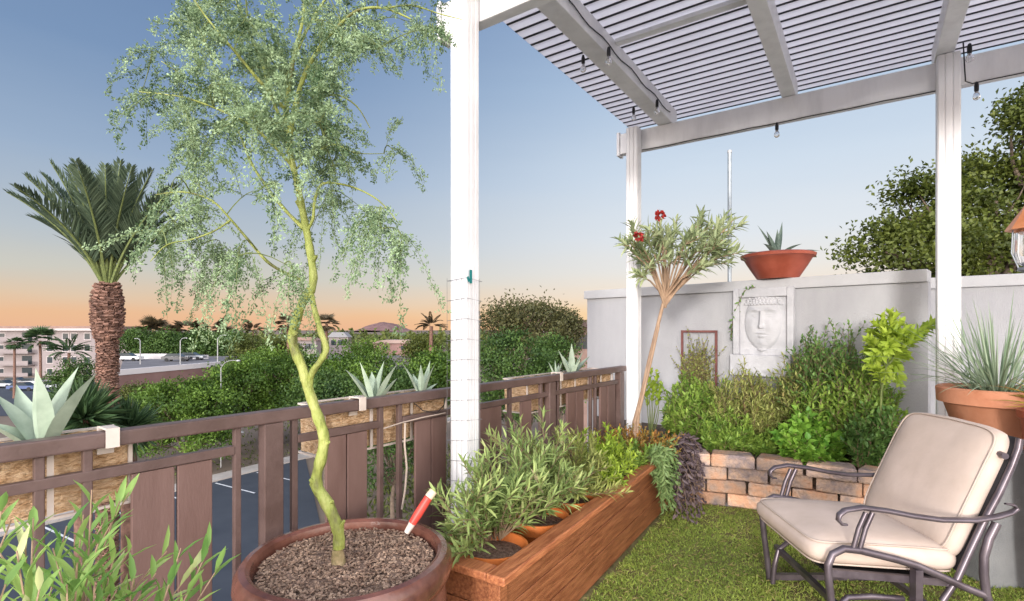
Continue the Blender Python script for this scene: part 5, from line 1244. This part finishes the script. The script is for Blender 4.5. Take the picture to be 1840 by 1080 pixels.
# ================================================================== LIGHT, SKY, CAMERA
w = bpy.data.worlds.new('World'); SC.world = w; w.use_nodes = True; t = w.node_tree; N, L = t.nodes, t.links; N.clear()
out = N.new('ShaderNodeOutputWorld'); bg = N.new('ShaderNodeBackground'); tc = N.new('ShaderNodeTexCoord'); sx = N.new('ShaderNodeSeparateXYZ')
wn = N.new('ShaderNodeTexNoise'); wn.inputs['Scale'].default_value = 2.2; wn.inputs['Detail'].default_value = 5; wm = N.new('ShaderNodeMapping'); wm.inputs['Scale'].default_value = (1, 1, 7)
L.new(tc.outputs['Generated'], wm.inputs[0]); L.new(wm.outputs[0], wn.inputs['Vector'])
wr = N.new('ShaderNodeMapRange'); wr.inputs['To Min'].default_value = -.022; wr.inputs['To Max'].default_value = .022; L.new(wn.outputs['Fac'], wr.inputs['Value'])
wc = N.new('ShaderNodeCombineXYZ'); L.new(wr.outputs[0], wc.inputs['Z']); wa = N.new('ShaderNodeVectorMath'); wa.operation = 'ADD'
L.new(tc.outputs['Generated'], wa.inputs[0]); L.new(wc.outputs[0], wa.inputs[1]); L.new(wa.outputs[0], sx.inputs[0])
def s2l(c): return tuple(((x / 255) / 12.92 if x / 255 < .04045 else ((x / 255 + .055) / 1.055) ** 2.4) for x in c)
def ramp(stops):
    r = N.new('ShaderNodeValToRGB'); e = r.color_ramp.elements
    while len(e) > 1: e.remove(e[-1])
    e[0].position = stops[0][0]; e[0].color = (*s2l(stops[0][1]), 1)
    for p, c in stops[1:]: k = e.new(p); k.color = (*s2l(c), 1)
    L.new(sx.outputs['Z'], r.inputs[0]); return r
rl = ramp([(0, (236, 184, 148)), (.022, (237, 190, 150)), (.05, (226, 200, 172)), (.09, (206, 204, 194)), (.15, (186, 196, 204)), (.26, (156, 177, 203)), (.40, (124, 151, 187)), (.6, (98, 126, 168)), (1, (82, 110, 160))])
rr = ramp([(0, (252, 206, 150)), (.025, (253, 220, 174)), (.06, (247, 229, 208)), (.11, (236, 233, 228)), (.17, (226, 232, 238)), (.28, (208, 222, 237)), (.42, (176, 198, 224)), (.6, (124, 153, 195)), (1, (88, 118, 168))])
mx = N.new('ShaderNodeMix'); mx.data_type = 'RGBA'; mr = N.new('ShaderNodeMapRange'); mr.interpolation_type = 'SMOOTHSTEP'
mr.inputs['From Min'].default_value = -.5; mr.inputs['From Max'].default_value = .36
L.new(sx.outputs['X'], mr.inputs['Value']); L.new(mr.outputs[0], mx.inputs['Factor']); L.new(rl.outputs[0], mx.inputs['A']); L.new(rr.outputs[0], mx.inputs['B'])
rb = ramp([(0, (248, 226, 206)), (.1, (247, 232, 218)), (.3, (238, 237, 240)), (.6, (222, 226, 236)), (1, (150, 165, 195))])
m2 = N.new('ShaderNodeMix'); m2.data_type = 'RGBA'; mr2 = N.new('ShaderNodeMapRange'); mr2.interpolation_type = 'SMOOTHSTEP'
mr2.inputs['From Min'].default_value = .1; mr2.inputs['From Max'].default_value = -.6; mg = N.new('ShaderNodeMix'); mg.data_type = 'RGBA'; mg.blend_type = 'MULTIPLY'; mg.inputs['Factor'].default_value = 1; mg.inputs['B'].default_value = (5.0, 4.85, 4.7, 1)  # sky behind the camera multiplied up as added fill light for the scene
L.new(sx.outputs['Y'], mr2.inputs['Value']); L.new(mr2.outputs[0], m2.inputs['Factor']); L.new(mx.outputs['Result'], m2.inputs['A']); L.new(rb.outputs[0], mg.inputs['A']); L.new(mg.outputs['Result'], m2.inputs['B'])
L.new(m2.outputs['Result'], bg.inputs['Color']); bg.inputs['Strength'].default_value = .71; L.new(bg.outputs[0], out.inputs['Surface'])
sd = bpy.data.lights.new('sun', 'SUN'); sd.energy = 2.2; sd.angle = math.radians(9); sd.color = (1, .955, .915)
so = bpy.data.objects.new('sun', sd); COL.objects.link(so); so.location = (-4, -8, 8)
so.rotation_euler = Vector((.3, .92, -.135)).to_track_quat('-Z', 'Y').to_euler()
cam = bpy.data.cameras.new('camera'); cam.lens = 36 * F / 1840; cam.sensor_width = 36; cam.shift_y = (HY - 540) / 1840; cam.clip_end = 9000; cam.clip_start = .05
co = bpy.data.objects.new('camera', cam); COL.objects.link(co); co.location = (0, 0, H); co.rotation_euler = (PI / 2, 0, 0); SC.camera = co
SC.view_settings.view_transform = 'Standard'; SC.view_settings.look = 'None'; SC.view_settings.exposure = .5; SC.view_settings.gamma = 1
SC.cycles.max_bounces = 8; SC.cycles.diffuse_bounces = 4; SC.cycles.use_denoising = True
